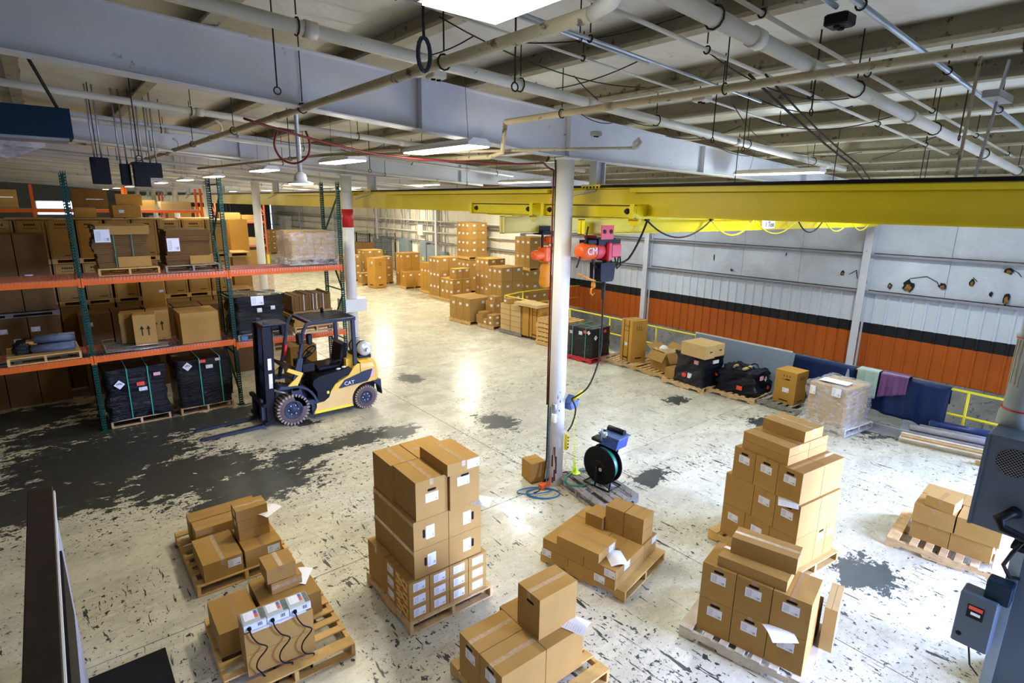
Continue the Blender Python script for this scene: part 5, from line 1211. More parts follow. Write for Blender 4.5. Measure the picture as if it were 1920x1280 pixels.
for i, (x, y, z, L_, lb) in enumerate(((-.14, 13.15, 1.72, .62, 'front grey film roll on the lower left shelf'), (-.12, 13.36, 1.72, .62, 'back grey film roll on the lower left shelf'), (-.10, 13.26, 1.87, .60, 'top grey film roll on the lower left shelf'))):
    q = tag(MB().tube([(x-L_/2, y, z), (x+L_/2, y, z)], .082, 16).build('film_roll', M['film_clear_blue'] if 'film_clear_blue' in M else M.setdefault('film_clear_blue', film('smoky_film_roll', (.10, .12, .16), 1, .2))), lb, 'roll', 'film rolls on the shelf')
    MB().tube([(x-L_/2-.02, y, z), (x-L_/2, y, z)], .04, 12).build('cardboard_core', M['card'], q)
stack('lower left shelf pallet', -.50, 13.20, 0, [(-.02, .14, 0, .2, .14, .36, [], {'label': 'small taped carton among the rolls on the lower left shelf'})], z=1.50)
for x, y in ((-.66, 13.1), (-.60, 13.35)):
    wrapped('wrapped_parcel', '%s black lumpy wrapped parcel on the lower left shelf' % ('front' if y < 13.2 else 'back'), x, y, 1.64, .3, .22, .2, .20, 'film_black', seed=int(y*100), amp=.02, sub=5, cat='parcel', grp='parcels on the lower left shelf')
# right bay: black load low, brown bundle, film wrapped load above
pallet('pallet under black load on the right bay shelf', 2.98, 13.0, 0, 1.0, 1.04, 'wood_g', z=1.41, grp='pallets on the rack')
o = wrapped('wrapped_load', 'black film wrapped load on the right bay lower shelf', 2.98, 13.02, 1.55, 0, 1.02, .98, .82, 'film_black', seed=8, amp=.025, sub=11)
sticker(o, 1.02, .98, .82, '-y', -.05, .88, .26, .20, 'label'); sticker(o, 1.02, .98, .82, '-y', -.02, .62, .10, .09, 'label'); sticker(o, 1.02, .98, .82, '-y', .26, .66, .09, .08, 'label')
for dx in (.06, .92): MB().box(dx, dx+.13, -.13+.09, -.02, -.12, -.03).build('blue_block', M['hose_blue'], o)
tag(MB().chamfer(2.90, 3.32, 12.35, 12.86, 2.0, 2.03, .008).build('rubber_sheet', M['cat_grey']), 'dusty plate on top of the forklift mast', 'plate') if False else None
pallet('pallet on the lower shelf behind the forklift guard', 4.22, 13.05, 0, 1.0, 1.05, 'wood', z=1.41, grp='pallets on the rack')
bundle('flat_carton_bundle', 'brown strapped bundle of flat cartons behind the forklift roof', 4.68, 13.5, 1.56, .92, .80, .36, 12, m='card', jit=.03)
t = thing('flat_carton_bundle', 'upright sheaf of brown cartons tied with white strings', 'bundle', (4.68, 13.5, 1.93), 0, 'bundles of flat cartons')
b = MB(); r_ = random.Random(4)
for i in range(16):
    a = -.47+.058*i; q = r_.uniform(-.02, .02); b.box(a, a+.052, -.40+q, .38+q, 0, .36+q*.8)
o = b.build('flat_cartons', M['card_dark'], t); o['kind'] = 'stuff'
for u in (-.2, .02, .10, .26): MB().box(u-.006, u+.006, -.43, -.425, 0, .38).build('string', M['paper'], t)
pallet('pallet under the clear wrapped load on the upper shelf', 4.28, 13.1, ang(1), .95, 1.08, 'wood_g', z=2.97, grp='pallets on the rack')
b = MB()
for i in range(6):
    for k in range(5): b.box(.17*i+.03, .17*(i+1)+.022, .05, .45, .14+.115*k, .25+.115*k)
o = tag(b.build('small_pale_cartons', M['card_pale'], None, (4.30, 13.1, 2.97), ang(1)), 'small pale cartons stacked inside the clear wrapped load on the rack', 'boxes', None, 'stuff')
stack('clear wrapped load', 4.32, 13.62, ang(1), [(0, 1.02, 0, .4, .14, .78, [], {'m': 'card_pale', 'label': 'long pale carton behind the small ones in clear wrapped load'})], z=2.97)
wrapped('stretch_film', 'clear stretch film round the load at the rack end', 4.28, 13.08, 3.0, ang(1), 1.10, .98, .72, 'film_clear', seed=9, amp=.02, flare=.14, sub=9)
# the tall printed cartons stacked behind the rack
def printed(o, w, d, h, rows=True):
    key = ('pr',)+q3(w, d, h)
    def f():
        b = MB(); y = -d/2-.0015
        for k in range(5): b.box(-w*.20+k*w*.083, -w*.20+k*w*.083+w*.060, y, y+.001, h*.87, h*.915); b.box(-w*.185+k*w*.083, -w*.17+k*w*.083, y-.0004, y, h*.88, h*.905)
        b.box(-w*.24, w*.28, y, y+.001, h*.80, h*.812)
        for k in range(5): b.box(w*.0+k*w*.06, w*.045+k*w*.06, y, y+.001, h*.06, h*.09)
        for s in (-.46, .40): b.box(s*w, s*w+.008, y, y+.001, 0, h)
        return b.mesh('black_printing', M['ink'])
    put('black_printing', cached(key, f), o)
bx = []; r_ = random.Random(2)
names = []
for i in range(11):
    for k in range(2, 4):
        x0 = .53*i+(.02 if i > 5 else 0); z0 = .98*k
        bx.append((x0, x0+.50, 0, .86, z0+.12, z0+.97, [], {'m': 'card_orange' if (i+k) % 4 == 0 else 'card'}))
outp = stack('printed storage row behind the rack', -2.05, 16.45, 0, bx, kind='tall printed carton', seam=None)
for o in outp: printed(o, .493, .853, .848)
b = MB()
for i in range(11):
    for k in range(2): x0 = .53*i+(.02 if i > 5 else 0); b.box(-2.05+x0, -1.55+x0, 16.45, 17.3, .98*k+.12, .98*k+.97).box(-2.05+x0, -1.55+x0, 16.45, 17.3, .98*k, .98*k+.115)
tag(b.build('hidden_lower_cartons', M['card']), 'lower layers of the printed storage row behind the dark cartons', 'boxes', None, 'stuff')
for k in range(2, 4):
    for i in range(6):
        b = MB(); x0 = -2.05+1.06*i
        b.box(x0, x0+1.04, 16.43, 17.3, .98*k+.09, .98*k+.115).box(x0, x0+1.04, 16.43, 17.3, .98*k, .98*k+.018)
        for q in range(3): b.box(x0+.47*q, x0+.47*q+.1, 16.43, 17.3, .98*k+.018, .98*k+.09)
        tag(b.build('wooden_pallet', M['wood_y']), 'thin pallet %s level, %s from the left, in the printed carton row' % (['bottom', 'second', 'third', 'top'][k], ORD[i]), 'pallet', 'pallets between the printed cartons')
b = MB()
for i in range(11): b.box(-1.9+.55*i, -1.37+.55*i, 17.5, 18.4, 0, 3.9)
tag(b.build('rear_pale_cartons', M['card_pale']), 'second row of tall pale cartons just behind the printed row', 'boxes', None, 'stuff')
for i, x in enumerate((-1.3, -.2, .9, 2.0, 3.1)):
    tag(MB().chamfer(x-.42, x+.42, 16.6, 17.2, 3.93, 3.955, .004).build('cardboard_sheet', M['card_pale']), 'pale cardboard sheet on top of the printed row, %s from left' % ORD[i], 'sheet', 'sheets on the printed row')
# dark cartons nearer, left end
bx = []
for i in range(3):
    x0 = -.53*i-.53
    bx += [(x0, x0+.52, 0, .8, 0, .93, [('L-y', -.15, .88, .9)]), (x0, x0+.52, 0, .8, 1.05, 1.93, [('L-y', -.3, .7, 1), ('L-y', .1, .45, .8)]), (x0, x0+.52, 0, .8, 2.06, 3.66, [('L-y', -.2, .45, .9)])]
stack('dark carton group at the left end', 0.02, 15.55, 0, [b_+({'m': 'card_dark'},) for b_ in bx], kind='tall dark carton', seam='x')
for k, z in enumerate((.95, 1.94)):
    tag(MB().box(-1.6, .05, 15.5, 16.35, z, z+.02).box(-1.6, .05, 15.5, 16.35, z+.07, z+.10).box(-1.6, -1.5, 15.5, 16.35, z+.02, z+.07).box(-.85, -.72, 15.5, 16.35, z+.02, z+.07).box(-.08, .05, 15.5, 16.35, z+.02, z+.07).build('wooden_pallet', M['wood_g']), 'grey pallet between the dark tall cartons, %s one' % ('lower', 'upper')[k], 'pallet')
# lower dark row with pale tops
bx = [(.62*i, .62*i+.60, 0, .75, .95*k, .95*k+.93, [('L-y', -.2, .75, .9)] if k else [], {'m': 'card_dark'}) for i in range(6) for k in range(2)]
stack('dark low row behind the rack', .34, 15.55, 0, bx, kind='wide dark carton')
stack('upright carton on the dark low row', 1.60, 15.6, ang(-10), [(0, .46, 0, .40, 0, .78, [('L-y', .35, .5, .6)], {'label': 'upright orange brown carton standing on the dark low row', 'm': 'card_orange'})], z=1.90)
# cartons on top of the row
stack('open carton on top of the printed row', 1.35, 16.6, ang(5), [(0, .58, 0, .45, 0, .28, [('L-y', -.2, .5, .7)], {'label': 'open carton with a raised flap atop the printed row', 'm': 'card_orange'})], z=3.97)
tag(MB().bar((1.40, 17.05, 4.24), (1.98, 17.12, 4.24), .01, .01).box(1.48, 2.02, 17.08, 17.09, 4.25, 4.52).build('carton_flap', M['card_orange']), 'raised flap behind the open carton', 'flap')
stack('small carton on top of the printed row', .62, 16.7, 0, [(0, .42, 0, .4, 0, .22, [], {'label': 'low carton left of the open carton atop the row', 'm': 'card_orange'})], z=3.97)
# end column of cartons right of the row (seen past the second upright)
stack('pale column right of the printed row', 4.0, 17.2, 0, [(0, .48, 0, .8, .98*k, .98*k+.96, [], {'m': 'card_orange' if k % 2 else 'card'}) for k in range(4)], kind='tall carton', seam=None)

# ================================================================ forklift
fk = thing('forklift', 'yellow and dark blue CAT forklift parked at the pallet rack', 'forklift', (0, 0, 0))
Y0, Y1 = 11.0, 12.08
def wheel(x, y, R, w, ri, face):
    t = MB(); n = 28
    t.lathe([(ri, -w/2), (R*.90, -w/2), (R*.95, -w/2+.02), (R*.95, w/2-.02), (R*.90, w/2), (ri, w/2), (ri, -w/2)], (x, y, R), axis='y', n=40, caps=False)
    o = t.build('tyre', M['rubber_wall'], fk)
    t = MB()
    for i in range(n):
        a = 2*PI*i/n; t.at(x, y, R, 0, 0, -a)
        t.box(-.016, .016, -w/2-.004, w/2+.004, R*.83, R)
    t.M = Matrix.Identity(4); t.build('tread', M['rubber'], o)
    f = face*w/2
    r_ = MB().lathe([(ri*1.04, f*.6), (ri*1.04, f*1.02), (ri*.92, f*1.0), (ri*.80, f*.78), (ri*.62, f*.72), (ri*.42, f*.9), (ri*.34, f*1.0), (ri*.2, f*1.12), (.001, f*1.12)], (x, y, R), axis='y', n=28).build('wheel_rim', M['cat_grey'], fk)
    t = MB()
    for i in range(6):
        a = 2*PI*i/6; t.lathe([(.014, f*.70), (.014, f*.90)], (x+ri*.52*math.cos(a), y, R+ri*.52*math.sin(a)), axis='y', n=6)
    t.build('wheel_nut', M['galv'], r_)['kind'] = 'stuff'
wheel(3.42, Y0+.14, .325, .24, .185, -1); wheel(3.42, Y1-.14, .325, .24, .185, 1)
wheel(5.0, Y0+.16, .262, .20, .14, -1); wheel(5.0, Y1-.16, .262, .20, .14, 1)
# chassis sides (yellow), shaped with both wheel arches
def arc(cx, cz, r, a0, a1, n=9): return [(cx+r*math.cos(ang(a0+(a1-a0)*i/n)), cz+r*math.sin(ang(a0+(a1-a0)*i/n))) for i in range(n+1)]
side = [(3.82, .14)]+[(4.64, .14)]+arc(5.0, .27, .34, 202, 90, 8)+[(5.0, .66), (4.86, .74), (4.50, .70), (4.22, .60), (4.16, .44), (4.05, .37), (3.88, .36)]+arc(3.42, .33, .47, 12, -8, 3)[::1]
for y in (Y0+.02, Y1-.06): MB().extrude(side, 'y', y, y+.04).build('side_panel', M['cat_dusty'], fk)
MB().box(3.80, 4.70, Y0+.06, Y1-.06, .12, .40).box(3.15, 3.8, Y0+.28, Y1-.28, .15, .60).box(4.6, 5.3, Y0+.28, Y1-.28, .15, .5).build('chassis', M['cat_grey'], fk)
MB().box(3.84, 4.64, Y0+.012, Y0+.022, .145, .20).build('yellow_skirt', M['rail_yellow'], fk)
# front fenders
fen = arc(3.42, .33, .50, 10, 92, 8)+[(3.20, .86), (3.16, .80)]+arc(3.42, .33, .455, 100, 10, 8)
for y in (Y0, Y1-.28): MB().extrude(fen, 'y', y, y+.28).build('front_fender', M['pipe_dirty'] if False else M['cat_grey'], fk)
for y in (Y0+.01, Y1-.05): MB().extrude([(3.30, .80), (3.52, .80), (3.66, 1.06), (3.38, 1.20), (3.34, 1.14), (3.56, 1.02)], 'y', y, y+.04).build('cowl_side', M['cat_yellow'], fk)
MB().extrude([(3.34, 1.16), (3.40, 1.18), (3.70, 1.02), (3.66, .96)], 'y', Y0+.05, Y1-.05).build('cowl', M['cat_black'], fk)
# hood / seat deck, rounded step
MB().extrude([(3.93, .38), (4.14, .36), (4.22, .58), (4.34, .74), (4.72, .92), (4.66, 1.0), (4.50, .98), (4.0, .92), (3.86, .86), (3.84, .76), (3.92, .60)], 'y', Y0+.03, Y1-.03).build('engine_hood', M['cat_black'], fk)
MB().extrude([(3.52, .36), (3.93, .36), (3.93, .44), (3.72, .46), (3.62, .60), (3.56, .92), (3.46, .92), (3.40, .70)], 'y', Y0+.02, Y0+.10).build('step_panel', M['cat_grey'], fk)
MB().extrude([(3.42, .72), (3.56, .72), (3.60, .92), (3.68, 1.36), (3.58, 1.36), (3.44, .90)], 'y', Y0+.02, Y0+.09).build('front_pillar', M['cat_grey'], fk)
MB().box(3.60, 3.95, Y0+.04, Y1-.04, .42, .46).build('floor_plate', M['cat_grey'], fk)
# yellow rear quarter with stripe and counterweight
MB().extrude([(4.20, .57), (4.30, .70), (4.60, .84), (4.74, 1.02), (4.80, 1.06), (4.86, 1.06), (4.86, .66), (4.6, .60)], 'y', Y0, Y0+.05).build('hood_side', M['cat_yellow'], fk)
MB().extrude([(4.20, .57), (4.30, .70), (4.60, .84), (4.74, 1.02), (4.80, 1.06), (4.86, 1.06), (4.86, .66), (4.6, .60)], 'y', Y1-.05, Y1).build('hood_side', M['cat_yellow'], fk)
cwp = []
for z, g_ in ((.28, .06), (.34, .01), (.62, 0), (.95, .01), (1.04, .03), (1.10, .10)):
    x0, x1, y0, y1 = 4.87, 5.32-g_*1.3, Y0+g_, Y1-g_
    c_ = .12
    cwp.append([(x0, y0, z), (x1-c_, y0, z), (x1-.03, y0+c_*.6, z), (x1, y0+c_*1.6, z), (x1, y1-c_*1.6, z), (x1-.03, y1-c_*.6, z), (x1-c_, y1, z), (x0, y1, z)])
MB().rings(cwp[2:], caps=True).build('counterweight', M['cat_yellow'], fk)
MB().rings([[(4.87+.0, Y0+.30, .25), (5.30, Y0+.30, .25), (5.30, Y1-.30, .25), (4.87, Y1-.30, .25)], [(4.87, Y0+.26, .62), (5.32, Y0+.26, .62), (5.32, Y1-.26, .62), (4.87, Y1-.26, .62)]]).build('counterweight_base', M['cat_grey'], fk)
MB().extrude(arc(5.0, .27, .36, 60, 10, 5)+[(5.34, .28), (5.33, .63), (5.10, .63)], 'y', Y0+.0, Y0+.24).build('rear_guard', M['cat_grey'], fk)
MB().extrude([(4.36, .605), (4.50, .76), (4.95, .88), (5.14, .90), (5.08, .72), (5.02, .645), (4.40, .595)], 'y', Y0-.006, Y0+.004).build('stripe', M['cat_grey'], fk)
MB().extrude([(5.08, .72), (5.14, .90), (5.20, .91), (5.16, .74)], 'y', Y0-.006, Y0+.004).build('red_stripe', M['label_pink'], fk)
text('CAT', .115, (4.60, Y0-.012, .675), (PI/2, 0, 0), M['paper'], fk, ext=.002)
MB().box(4.865, 4.872, Y0-.004, Y1+.004, .62, 1.08).build('panel_gap', M['black'], fk)
MB().box(4.62, 4.80, Y0+.15, Y1-.15, .95, 1.16).build('radiator_cover', M['cat_yellow'], fk)
# overhead guard
for y in (Y0+.06, Y1-.06):
    MB().tube([(3.48, y, .72), (3.62, y, 1.35), (3.73, y, 1.90), (3.80, y, 2.02), (3.92, y, 2.05), (4.80, y, 2.04)], .038, 8).build('guard_leg', M['cat_grey'], fk)
    MB().bar((4.77, y, 2.03), (4.78, y, 1.02), .07).build('guard_leg', M['cat_grey'], fk)
MB().box(3.84, 3.92, Y0+.06, Y1-.06, 2.02, 2.08).box(4.76, 4.84, Y0+.06, Y1-.06, 2.0, 2.07).build('guard_cross_bar', M['cat_grey'], fk)
for i in range(9):
    y = Y0+.13+(Y1-Y0-.26)*i/8; MB().box(3.86, 4.82, y-.018, y+.018, 2.055, 2.085).build('guard_slat', M['cat_black'], fk)
# seat, wheel, levers, extinguisher
MB().chamfer(4.05, 4.58, 11.28, 11.78, .95, 1.06, .03).build('seat_cushion', M['cat_black'], fk)
MB().extrude([(4.52, 1.02), (4.66, 1.02), (4.74, 1.46), (4.66, 1.50), (4.60, 1.46)], 'y', 11.28, 11.76).build('seat_back', M['cat_black'], fk)
MB().tube([(4.30, 11.25, 1.08), (4.50, 11.25, 1.14), (4.60, 11.25, 1.08)], .025, 7).build('armrest', M['cat_black'], fk)
t = MB(); c = Vector((3.98, 11.53, 1.34)); u = Vector((.5, 0, .42)).normalized(); v = Vector((0, 1, 0))
t.tube([tuple(c+.17*(math.cos(a)*u+math.sin(a)*v)) for a in [2*PI*i/20 for i in range(21)]], .013, 7); t.tube([tuple(c), (3.80, 11.53, 1.10)], .03, 8); t.bar(tuple(c-.16*u), tuple(c+.16*u), .02); t.bar(tuple(c-.16*v), tuple(c+.16*v), .02)
t.build('steering_wheel', M['cat_black'], fk)
t = MB()
for i in range(3): t.tube([(3.90, 11.75+.06*i, 1.0), (3.86, 11.76+.06*i, 1.28)], .009, 6)
t.build('levers', M['black'], fk)
MB().box(3.74, 3.98, 11.25, 11.85, 1.0, 1.16).build('dashboard', M['cat_black'], fk)
t = MB().tube([(3.60, 11.96, 1.22), (3.66, 11.96, 1.46)], .035, 10).build('fire_extinguisher', M['red'], fk)
for y in (Y0+.03, Y1-.02):
    MB().chamfer(3.58, 3.68, y-.08, y+.06, 1.66, 1.88, .02).build('work_light', M['cat_black'], fk)
MB().chamfer(3.78, 3.88, Y0-.02, Y0+.10, 1.62, 1.84, .02).build('mirror', M['cat_black'], fk)
MB().lathe([(.035, 2.06), (.035, 2.16), (.02, 2.19)], (4.45, 11.9, 0), n=12).build('beacon', M['black'], fk)
MB().lathe([(.03, 0), (.05, .0), (.05, .05), (.03, .06)], (4.45, 11.16, .93), n=12).lathe([(.03, 0), (.05, .0), (.05, .05), (.03, .06)], (4.58, 11.18, .95), n=12).build('filler_cap', M['paper'], fk)
MB().box(4.12, 4.17, Y0+.024, Y0+.03, .52, .58).build('yellow_decal', M['rail_yellow'], fk)
# gas bottle across the counterweight
o = MB().lathe([(.05, -.36), (.12, -.345), (.155, -.29), (.16, -.22), (.16, .25), (.14, .32), (.08, .36)], (5.10, 11.52, 1.30), axis='y', n=24).build('gas_bottle', M['steel_white'], fk)
MB().lathe([(.163, -.20), (.168, -.17), (.163, -.14)], (5.10, 11.52, 1.30), axis='y', n=24).lathe([(.163, .14), (.168, .17), (.163, .20)], (5.10, 11.52, 1.30), axis='y', n=24).build('bottle_strap', M['cat_black'], o)
MB().tube([(5.10, 11.10, 1.30), (5.10, 11.06, 1.30)], .05, 10).build('valve_cap', M['galv'], o)
MB().box(4.96, 5.24, 11.25, 11.85, 1.08, 1.16).build('bottle_bracket', M['cat_black'], fk)
# mast, carriage, forks
for y in (11.24, 11.84):
    MB().extrude([(2.94, .06), (3.10, .06), (3.16, 2.04), (3.00, 2.04)], 'y', y-.045, y+.045).build('mast_channel', M['cat_black'], fk)
    MB().extrude([(3.0, .10), (3.07, .10), (3.13, 2.12), (3.06, 2.12)], 'y', y-.10 if y > 11.5 else y+.045, y-.045 if y > 11.5 else y+.10).build('inner_mast', M['cat_grey'], fk)
    MB().tube([(3.14, y+(.08 if y < 11.5 else -.08), .3), (3.20, y+(.08 if y < 11.5 else -.08), 1.95)], .03, 10).build('lift_cylinder', M['cat_black'], fk)
for z in (.35, 1.15, 1.98): MB().box(2.98+.03*z, 3.10+.03*z, 11.24, 11.84, z-.05, z+.05).build('mast_cross_bar', M['cat_grey'], fk)
MB().chamfer(3.0, 3.46, 11.16, 11.70, 2.06, 2.085, .008).build('mast_top_plate', M['pipe_dirty'] if False else M['cat_grey'], fk)
MB().tube([(3.05, 11.45, .3), (3.12, 11.45, 1.9)], .012, 6).tube([(3.05, 11.62, .3), (3.12, 11.62, 1.9)], .012, 6).build('lift_chain', M['wire'], fk)
sm = MB().quad((3.076, 11.188, 1.10), (3.146, 11.188, 1.10), (3.154, 11.188, 1.33), (3.084, 11.188, 1.33)).build('warning_sticker', M['sheet'], fk); sm.location = (-.035, 0, .08)
sm = MB().quad((3.066, 11.188, .72), (3.136, 11.188, .72), (3.146, 11.188, 1.02), (3.076, 11.188, 1.02)).build('warning_sticker', M['label_warn'], fk); sm.location = (-.03, 0, .08)
MB().box(2.86, 2.93, 11.05, 12.03, .10, .17).box(2.86, 2.93, 11.05, 12.03, .48, .55).box(2.88, 2.93, 11.2, 11.3, .1, .55).box(2.88, 2.93, 11.78, 11.88, .1, .55).build('fork_carriage', M['cat_black'], fk)
for y in (11.25, 11.80):
    MB().extrude([(1.74, .03), (2.90, .02), (2.90, .60), (2.86, .60), (2.85, .07), (1.78, .045)], 'y', y-.055, y+.055).build('fork', M['cat_grey'], fk)
for y in (11.2, 11.88): MB().tube([(3.12, y, .75), (3.5, y, .58)], .03, 8).build('tilt_cylinder', M['galv'], fk)

stack('brown carton behind the forklift', 4.05, 12.98, 0, [(0, .62, 0, .6, .0, 1.12, [], {'label': 'tall reddish brown carton on the floor behind the forklift', 'm': 'card'})])
# ================================================================ guard rail, sheets and panels along the pit edge
t = thing('guard_rail', 'yellow pipe guard rail along the edge of the sunken bay', 'railing', (RAIL_X, 0, 0))
ry = [-3.3, -1.5, .4, 2.35, 4.25, 6.1, 7.9, 9.6, 11.35, 13.1, 14.8, 16.6]
for y in ry: MB().tube([(0, y, 0), (0, y, 1.05)], .024, 10).box(-.07, .07, y-.07, y+.07, 0, .012).build('rail_post', M['rail_yellow'], t)
for z in (1.05, .55): MB().tube([(0, ry[0], z), (0, ry[-1], z)], .024, 10).build('rail_bar', M['rail_yellow'], t)
MB().tube([(0, 16.6, 1.05), (1.2, 16.95, 1.05), (4.4, 16.95, 1.05)], .024, 10).tube([(0, 16.6, .55), (1.2, 16.95, .55), (4.4, 16.95, .55)], .024, 10).build('rail_bar', M['rail_yellow'], t)
for x in (1.2, 3.0): MB().tube([(x, 16.95, 0), (x, 16.95, 1.05)], .024, 10).build('rail_post', M['rail_yellow'], t)
tag(MB().extrude([(13.02, .02), (13.05, .02), (13.24, 1.13), (13.21, 1.13)], 'y', 5.62, 8.25).build('felt_panel', M['slate_panel']), 'large blue grey felt panel leaning on the rail', 'panel')
tag(MB().extrude([(13.085, .02), (13.095, .02), (13.272, 1.16), (13.262, 1.16)], 'y', 5.7, 8.3).build('wood_board', M['wood_pale']), 'thin wooden board edge behind the felt panel', 'board')
def drape(name, label, y0, y1, ztop, zbot0, zbot1, m, seed, x=13.24, fold=.05, skew=0, over=True):
    r = random.Random(seed); ny, nz_ = 28, 14; b = MB(); ph = [r.uniform(0, 6) for _ in range(4)]
    rows = []
    if over: rows += [(-.10, -.20), (-.06, -.03)]
    rows += [(0, t_/nz_) for t_ in range(nz_+1)]
    P = []
    for i in range(ny+1):
        s = i/ny; y = y0+(y1-y0)*s; zb = zbot0+(zbot1-zbot0)*s
        if over: P.append((RAIL_X+.06, y, ztop-.35)); P.append((RAIL_X+.03, y, ztop+.012))
        for t_ in range(nz_+1):
            q = t_/nz_; f = fold*q**.6*(math.sin(s*13+ph[0])+.6*math.sin(s*29+ph[1]+q)+.3*math.sin(s*7+3*q+ph[2]))
            P.append((x-.02-f-.03*q, y+skew*q*(1-s), ztop-(ztop-zb)*q))
    n = nz_+1+(2 if over else 0); k = b.pts(P)
    for i in range(ny):
        for j in range(n-1): a = k+i*n+j; b.face((a, a+1, a+n+1, a+n), smooth=True)
    o = b.build(name, M[m]); md = o.modifiers.new('thick', 'SOLIDIFY'); md.thickness = .004
    return tag(o, label, 'sheet', 'vinyl sheets hung over the rail')
drape('vinyl_sheet', 'dark navy sheet hanging between felt panel and mint sheet', 4.32, 5.78, 1.08, .03, .03, 'navy', 1, fold=.035)
drape('vinyl_sheet', 'large navy sheet hanging over the rail at the right', 2.62, 4.10, 1.07, .18, .30, 'navy', 2, fold=.045)
drape('vinyl_sheet', 'pale mint sheet over the rail between navy sheets', 3.84, 4.24, 1.12, .55, .45, 'mint', 3, x=13.16, fold=.02)
drape('vinyl_sheet', 'purple sheet over the rail beside the mint one', 3.30, 3.80, 1.13, .78, .60, 'purple', 4, x=13.14, fold=.02)
tag(MB().lathe([(.10, .0), (.09, .04), (.018, .50), (.012, .52)], (13.05, 4.40, .55), n=14).build('cone_tube', M['grey_board']), 'grey cone shaped cover beside the mint sheet', 'cover')
b = MB(); k = b.pts([(12.45, 4.3, .004), (13.2, 4.3, .004), (13.2, 2.9, .03), (12.8, 2.75, .006), (12.6, 3.4, .006)]); b.face([k, k+1, k+2, k+3, k+4][::-1]); o = b.build('cardboard_mat', M['grey_board']); m_ = o.modifiers.new('t', 'SOLIDIFY'); m_.thickness = .008
tag(o, 'grey board lying on the floor under the navy sheet', 'board')
# lumber and rolls
t = thing('board_pile', 'pile of long boards and panels on the floor by the rail', 'lumber', (12.50, 3.10, 0), ang(-78), 'board piles')
r_ = random.Random(3)
for i, (a, c, z0, z1, L_, m_) in enumerate(((0, .12, 0, .07, 1.5, 'wood_pale'), (.62, .74, 0, .07, 1.5, 'wood_pale'), (-.06, .84, .07, .10, 1.62, 'wood_pale'), (.0, .88, .10, .14, 1.60, 'wood'), (.05, .90, .14, .17, 1.72, 'wood_pale'), (.12, .9, .17, .20, 1.68, 'grey_board'))):
    MB().chamfer(r_.uniform(-.05, .03), L_, a, c, z0+.001, z1-.001, .004).build('board', M[m_], t)
T = local(12.50, 3.10, ang(-78))
for i, (v, z, a, L_, r0, m_, lb) in enumerate(((.22, .26, .10, 1.75, .055, 'grey_roll', 'front grey wrapped roll on the board pile'), (.40, .255, .25, 1.7, .05, 'grey_roll', 'middle grey roll on the board pile'), (.60, .30, .40, 1.8, .085, 'blue_roll', 'thick blue vinyl roll on the board pile'), (.76, .27, .5, 1.7, .06, 'blue_roll', 'thin blue vinyl roll at the back of the board pile'))):
    p0, p1 = T(a, v), T(a+L_, v+.03)
    o = tag(MB().tube([(*p0, z), (*p1, z)], r0, 14).build('vinyl_roll', M[m_]), lb, 'roll', 'rolls on the board pile')
    MB().tube([(p0[0], p0[1]+.004, z), (p0[0]+.01, p0[1]-.004, z)], r0*.55, 12).build('roll_core', M['card'], o)
pallet('broken pallet behind the blue rolls against the rail', 13.0, 1.3, ang(2), 1.22, .9, 'wood_pale', detail=0, z=.0)
tag(MB().box(12.40, 12.48, 1.7, 1.9, .0, .08).build('wood_block', M['wood']), 'loose wood block at the near end of the board pile', 'block')

# ================================================================ goods along the rail (near to far)
pallet('pallet beneath the white film wrapped load', 11.80, 3.86, ang(-8), .95, 1.05, 'wood_pale')
r_ = random.Random(8)
bx = [(.03, .93, .03, .78, .14+.088*k, .14+.088*(k+1), [], {'m': 'card_pale', 'kind': 'flat pale board pack'}) for k in range(9)]
stack('white film wrapped load', 11.84, 3.95, ang(-8), bx, kind='flat pack', seam=None)
o = wrapped('stretch_film', 'whitish stretch film around the load right of the single carton', 11.83, 3.93, .02, ang(-8), .97, .84, .93, 'film_clear', seed=12, amp=.015, flare=.30, sub=10)
sticker(o, .97, .84, .93, '-x', .25, .90, .17, .17, 'label'); sticker(o, .97, .84, .93, '-x', -.32, .82, .11, .17, 'label_warn')
tag(MB().chamfer(12.1, 12.4, 4.05, 4.6, .965, .972, .002).build('paper_sheet', M['paper'], None, (0, 0, 0), 0), 'white paper sheet on top of the film wrapped load', 'paper')
pallet('grey pallet under the single tall carton', 12.28, 4.90, ang(0), 1.22, 1.02, 'wood_g')
def carton1(label, x, y, rz, w, d, h, items, z=.14, m='card_orange', strap=False, marks=True, phrase='goods along the rail'):
    o = stack(phrase, x, y, rz, [(0, w, 0, d, 0, h, items, {'label': label, 'm': m})], z=z)[0]
    if marks:
        b = MB(); y_ = -d/2-.0025
        for k in range(3): b.box(-.10+.07*k, -.085+.07*k, y_, y_+.001, h*.80, h*.86)
        b.box(-.10, .10, y_, y_+.001, h*.77, h*.78); b.box(-w*.2, w*.2, y_, y_+.001, h*.08, h*.11)
        x_ = -w/2-.0025
        for k in range(3): b.box(x_, x_+.001, -.10+.07*k, -.085+.07*k, h*.82, h*.88)
        b.box(x_, x_+.001, -d*.2, d*.2, h*.08, h*.11); b.box(x_, x_+.001, -.1, .1, h*.74, h*.75)
        b.build('black_printing', M['ink'], o)
    if strap:
        for u in (-.22, .22): 
            MB().box(-w/2-.004, -w/2-.0015, u*d-.008, u*d+.008, 0, h).box(-w/2-.004, w/2+.004, u*d-.008, u*d+.008, h+.0005, h+.003).build('strap', M['black'], o)
    return o
o = carton1('single carton with slot on the grey pallet beside navy sheet', 12.42, 5.17, ang(-4), .50, .50, .75, [('L-x', .05, .42, 1), ('H-x', .1, .75)])
pallet('pallet under the low navy wrapped load', 12.14, 5.93, ang(2), 1.22, .96, 'wood')
